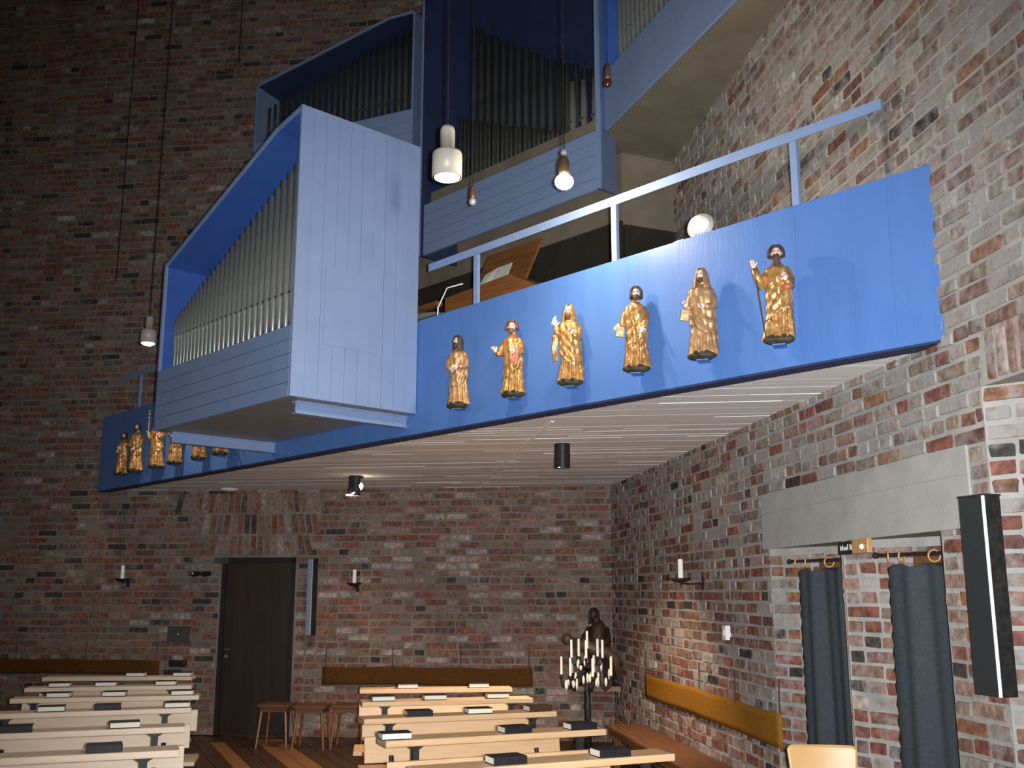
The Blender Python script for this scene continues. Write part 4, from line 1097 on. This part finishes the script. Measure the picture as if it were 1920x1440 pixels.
# ------------------------------------------------------------------ candelabra and carved group in the corner
cx, cy = 0.765, 10.75
cd = thing('candelabra', 'tall black iron candelabra with curved arms before the wall corner', 'candelabra', (cx, cy, 0))
MB().tube([(0, 0, 0.02), (0, 0, 0.92)], [0.034, 0.028], 14).build('stem', M_IRON, cd, smooth=True)
MB().lathe([(0.2, 0.0), (0.2, 0.015), (0.06, 0.04), (0.035, 0.08), (0, 0.08)], 24).build('foot', M_IRON, cd)
MB().lathe([(0.028, 0.88), (0.06, 0.90), (0.05, 0.93), (0.028, 0.96), (0.02, 1.06), (0.03, 1.08), (0.0, 1.085)], 20).build('hub', M_IRON, cd, smooth=True)
GC = 'white candles in the black candelabra'
cproto = None
def cand(x, y, z, lb, h=0.175):
    global cproto
    if cproto is None:
        cproto = MB().lathe([(0.0135, 0), (0.0125, h - 0.004), (0.006, h), (0, h)], 12).build('candle', M_WAX, loc=(x, y, z))
        tag(cproto, lb, 'candle', GC)
    else:
        c = cproto.copy(); COL.objects.link(c); c.location = (x, y, z + 0.002); c['label'] = lb
for i in range(7):
    w = 2 * math.pi * i / 7 + 0.35
    ex, ey = math.cos(w), math.sin(w); Rr = 0.265
    pts = [(0.03 * ex, 0.03 * ey, 0.88), (0.09 * ex, 0.09 * ey, 0.83), (0.15 * ex, 0.15 * ey, 0.735), (0.20 * ex, 0.20 * ey, 0.69), (0.245 * ex, 0.245 * ey, 0.715), (Rr * ex, Rr * ey, 0.80)]
    MB().tube(pts, [0.011, 0.011, 0.012, 0.013, 0.012, 0.011], 8).lathe([(0.012, 0.79), (0.017, 0.80), (0.017, 0.826), (0.012, 0.828)], 12, (Rr * ex, Rr * ey, 0)).build('arm', M_IRON, cd, smooth=True)
    cand(cx + Rr * ex, cy + Rr * ey, 0.83, 'thin white candle in the wide lower ring of the black candelabra')
for i in range(5):
    w = 2 * math.pi * i / 5 + 0.8
    ex, ey = math.cos(w), math.sin(w); Rr = 0.165
    pts = [(0.02 * ex, 0.02 * ey, 0.95), (0.08 * ex, 0.08 * ey, 0.93), (0.14 * ex, 0.14 * ey, 0.93), (Rr * ex, Rr * ey, 0.975)]
    MB().tube(pts, 0.009, 8).lathe([(0.011, 0.97), (0.016, 0.98), (0.016, 0.996), (0.012, 0.998)], 12, (Rr * ex, Rr * ey, 0)).build('arm', M_IRON, cd, smooth=True)
    cand(cx + Rr * ex, cy + Rr * ey, 1.0, 'thin white candle in the narrow upper ring of the black candelabra')
cand(cx, cy, 1.085, 'topmost thin white candle at the centre of the black candelabra')
wx = MB()
for i in range(26):
    w = random.uniform(0, 6.28); rr_ = random.uniform(0.03, 0.24); z = random.uniform(0.80, 0.98) if rr_ < 0.17 else random.uniform(0.70, 0.83)
    wx.ball((rr_ * math.cos(w), rr_ * math.sin(w), z), (random.uniform(.012, .022), random.uniform(.012, .022), random.uniform(.025, .06)), 8, 6)
M_DRIP = mat('dripped_wax', (0.68, 0.68, 0.66), (0.8, 0.8, 0.78), scale=20, rough=0.4)
tag(wx.build('wax_drips', M_DRIP, cd, smooth=True), kind='stuff')

pg = thing('carved_group', 'dark carved wooden seated figure holding another across the lap in the corner', 'sculpture', v3(bp(-0.20, 0.30), 0.64), BA)
def rb(u, v):
    w = 2 * math.pi * u; z = v * 0.70
    a = np.interp(z, [0, 0.1, 0.3, 0.42, 0.55, 0.63, 0.70], [0.17, 0.16, 0.15, 0.125, 0.115, 0.085, 0.04]); b = np.interp(z, [0, .1, .32, .4, .55, .63, .70], [0.2, 0.2, 0.2, 0.15, 0.11, 0.09, 0.04])
    f = 1 + 0.06 * math.sin(9 * w + 2 * z) * max(0, 1 - v)
    return (0.04 + a * f * math.cos(w), b * f * math.sin(w) - 0.05 * (1 - v), z)
MB().grid(48, 30, rb, True).build('robe', M_WOODFIG, pg, smooth=True)
hd = MB().ball((-0.01, -0.06, 0.765), (0.05, 0.058, 0.07), 16, 11); hd.tube([(0.03, -0.02, 0.66), (0.0, -0.045, 0.74)], 0.045, 10); hd.tube([(-0.03, -0.135, 0.80), (-0.035, -0.145, 0.775)], [0.008, 0.013], 8)
hd.build('head', M_WOODFIG, pg, smooth=True)
MB().grid(28, 12, lambda u, v: (-0.005 + 0.064 * math.cos(math.radians(-45 + 270 * u)) * (1 if v < .5 else math.sqrt(max(0, 1 - ((v - .5) / .5) ** 2))), -0.05 + 0.07 * math.sin(math.radians(-45 + 270 * u)) * (1 if v < .5 else math.sqrt(max(0, 1 - ((v - .5) / .5) ** 2))), 0.66 + 0.185 * v)).build('veil', M_WOODFIG, pg, smooth=True, solid=0.008)
bd_ = MB().tube([(-0.24, -0.20, 0.46), (-0.14, -0.24, 0.44), (0.0, -0.26, 0.40), (0.14, -0.24, 0.36), (0.22, -0.22, 0.30), (0.26, -0.20, 0.12)], [0.05, 0.075, 0.07, 0.065, 0.05, 0.035], 12)
bd_.ball((-0.30, -0.19, 0.50), (0.06, 0.055, 0.065), 14, 9); bd_.tube([(-0.2, -0.29, 0.45), (-0.17, -0.33, 0.33), (-0.15, -0.33, 0.22)], [0.028, 0.024, 0.018], 8)
bd_.build('lying_body', mat('lighter_carved_wood', (0.07, 0.045, 0.022), (0.13, 0.08, 0.04), scale=9, rough=0.5), pg, smooth=True)
MB().tube([(-0.05, -0.02, 0.60), (-0.11, -0.13, 0.52), (-0.10, -0.25, 0.50)], [0.042, 0.038, 0.026], 10).tube([(0.12, -0.02, 0.60), (0.15, -0.14, 0.48), (0.08, -0.26, 0.45)], [0.042, 0.038, 0.026], 10).build('arms', M_WOODFIG, pg, smooth=True)
MB().box(-0.2, -0.2, -0.05, 0.28, 0.28, 0.0).build('shelf', M_BROWN, pg)
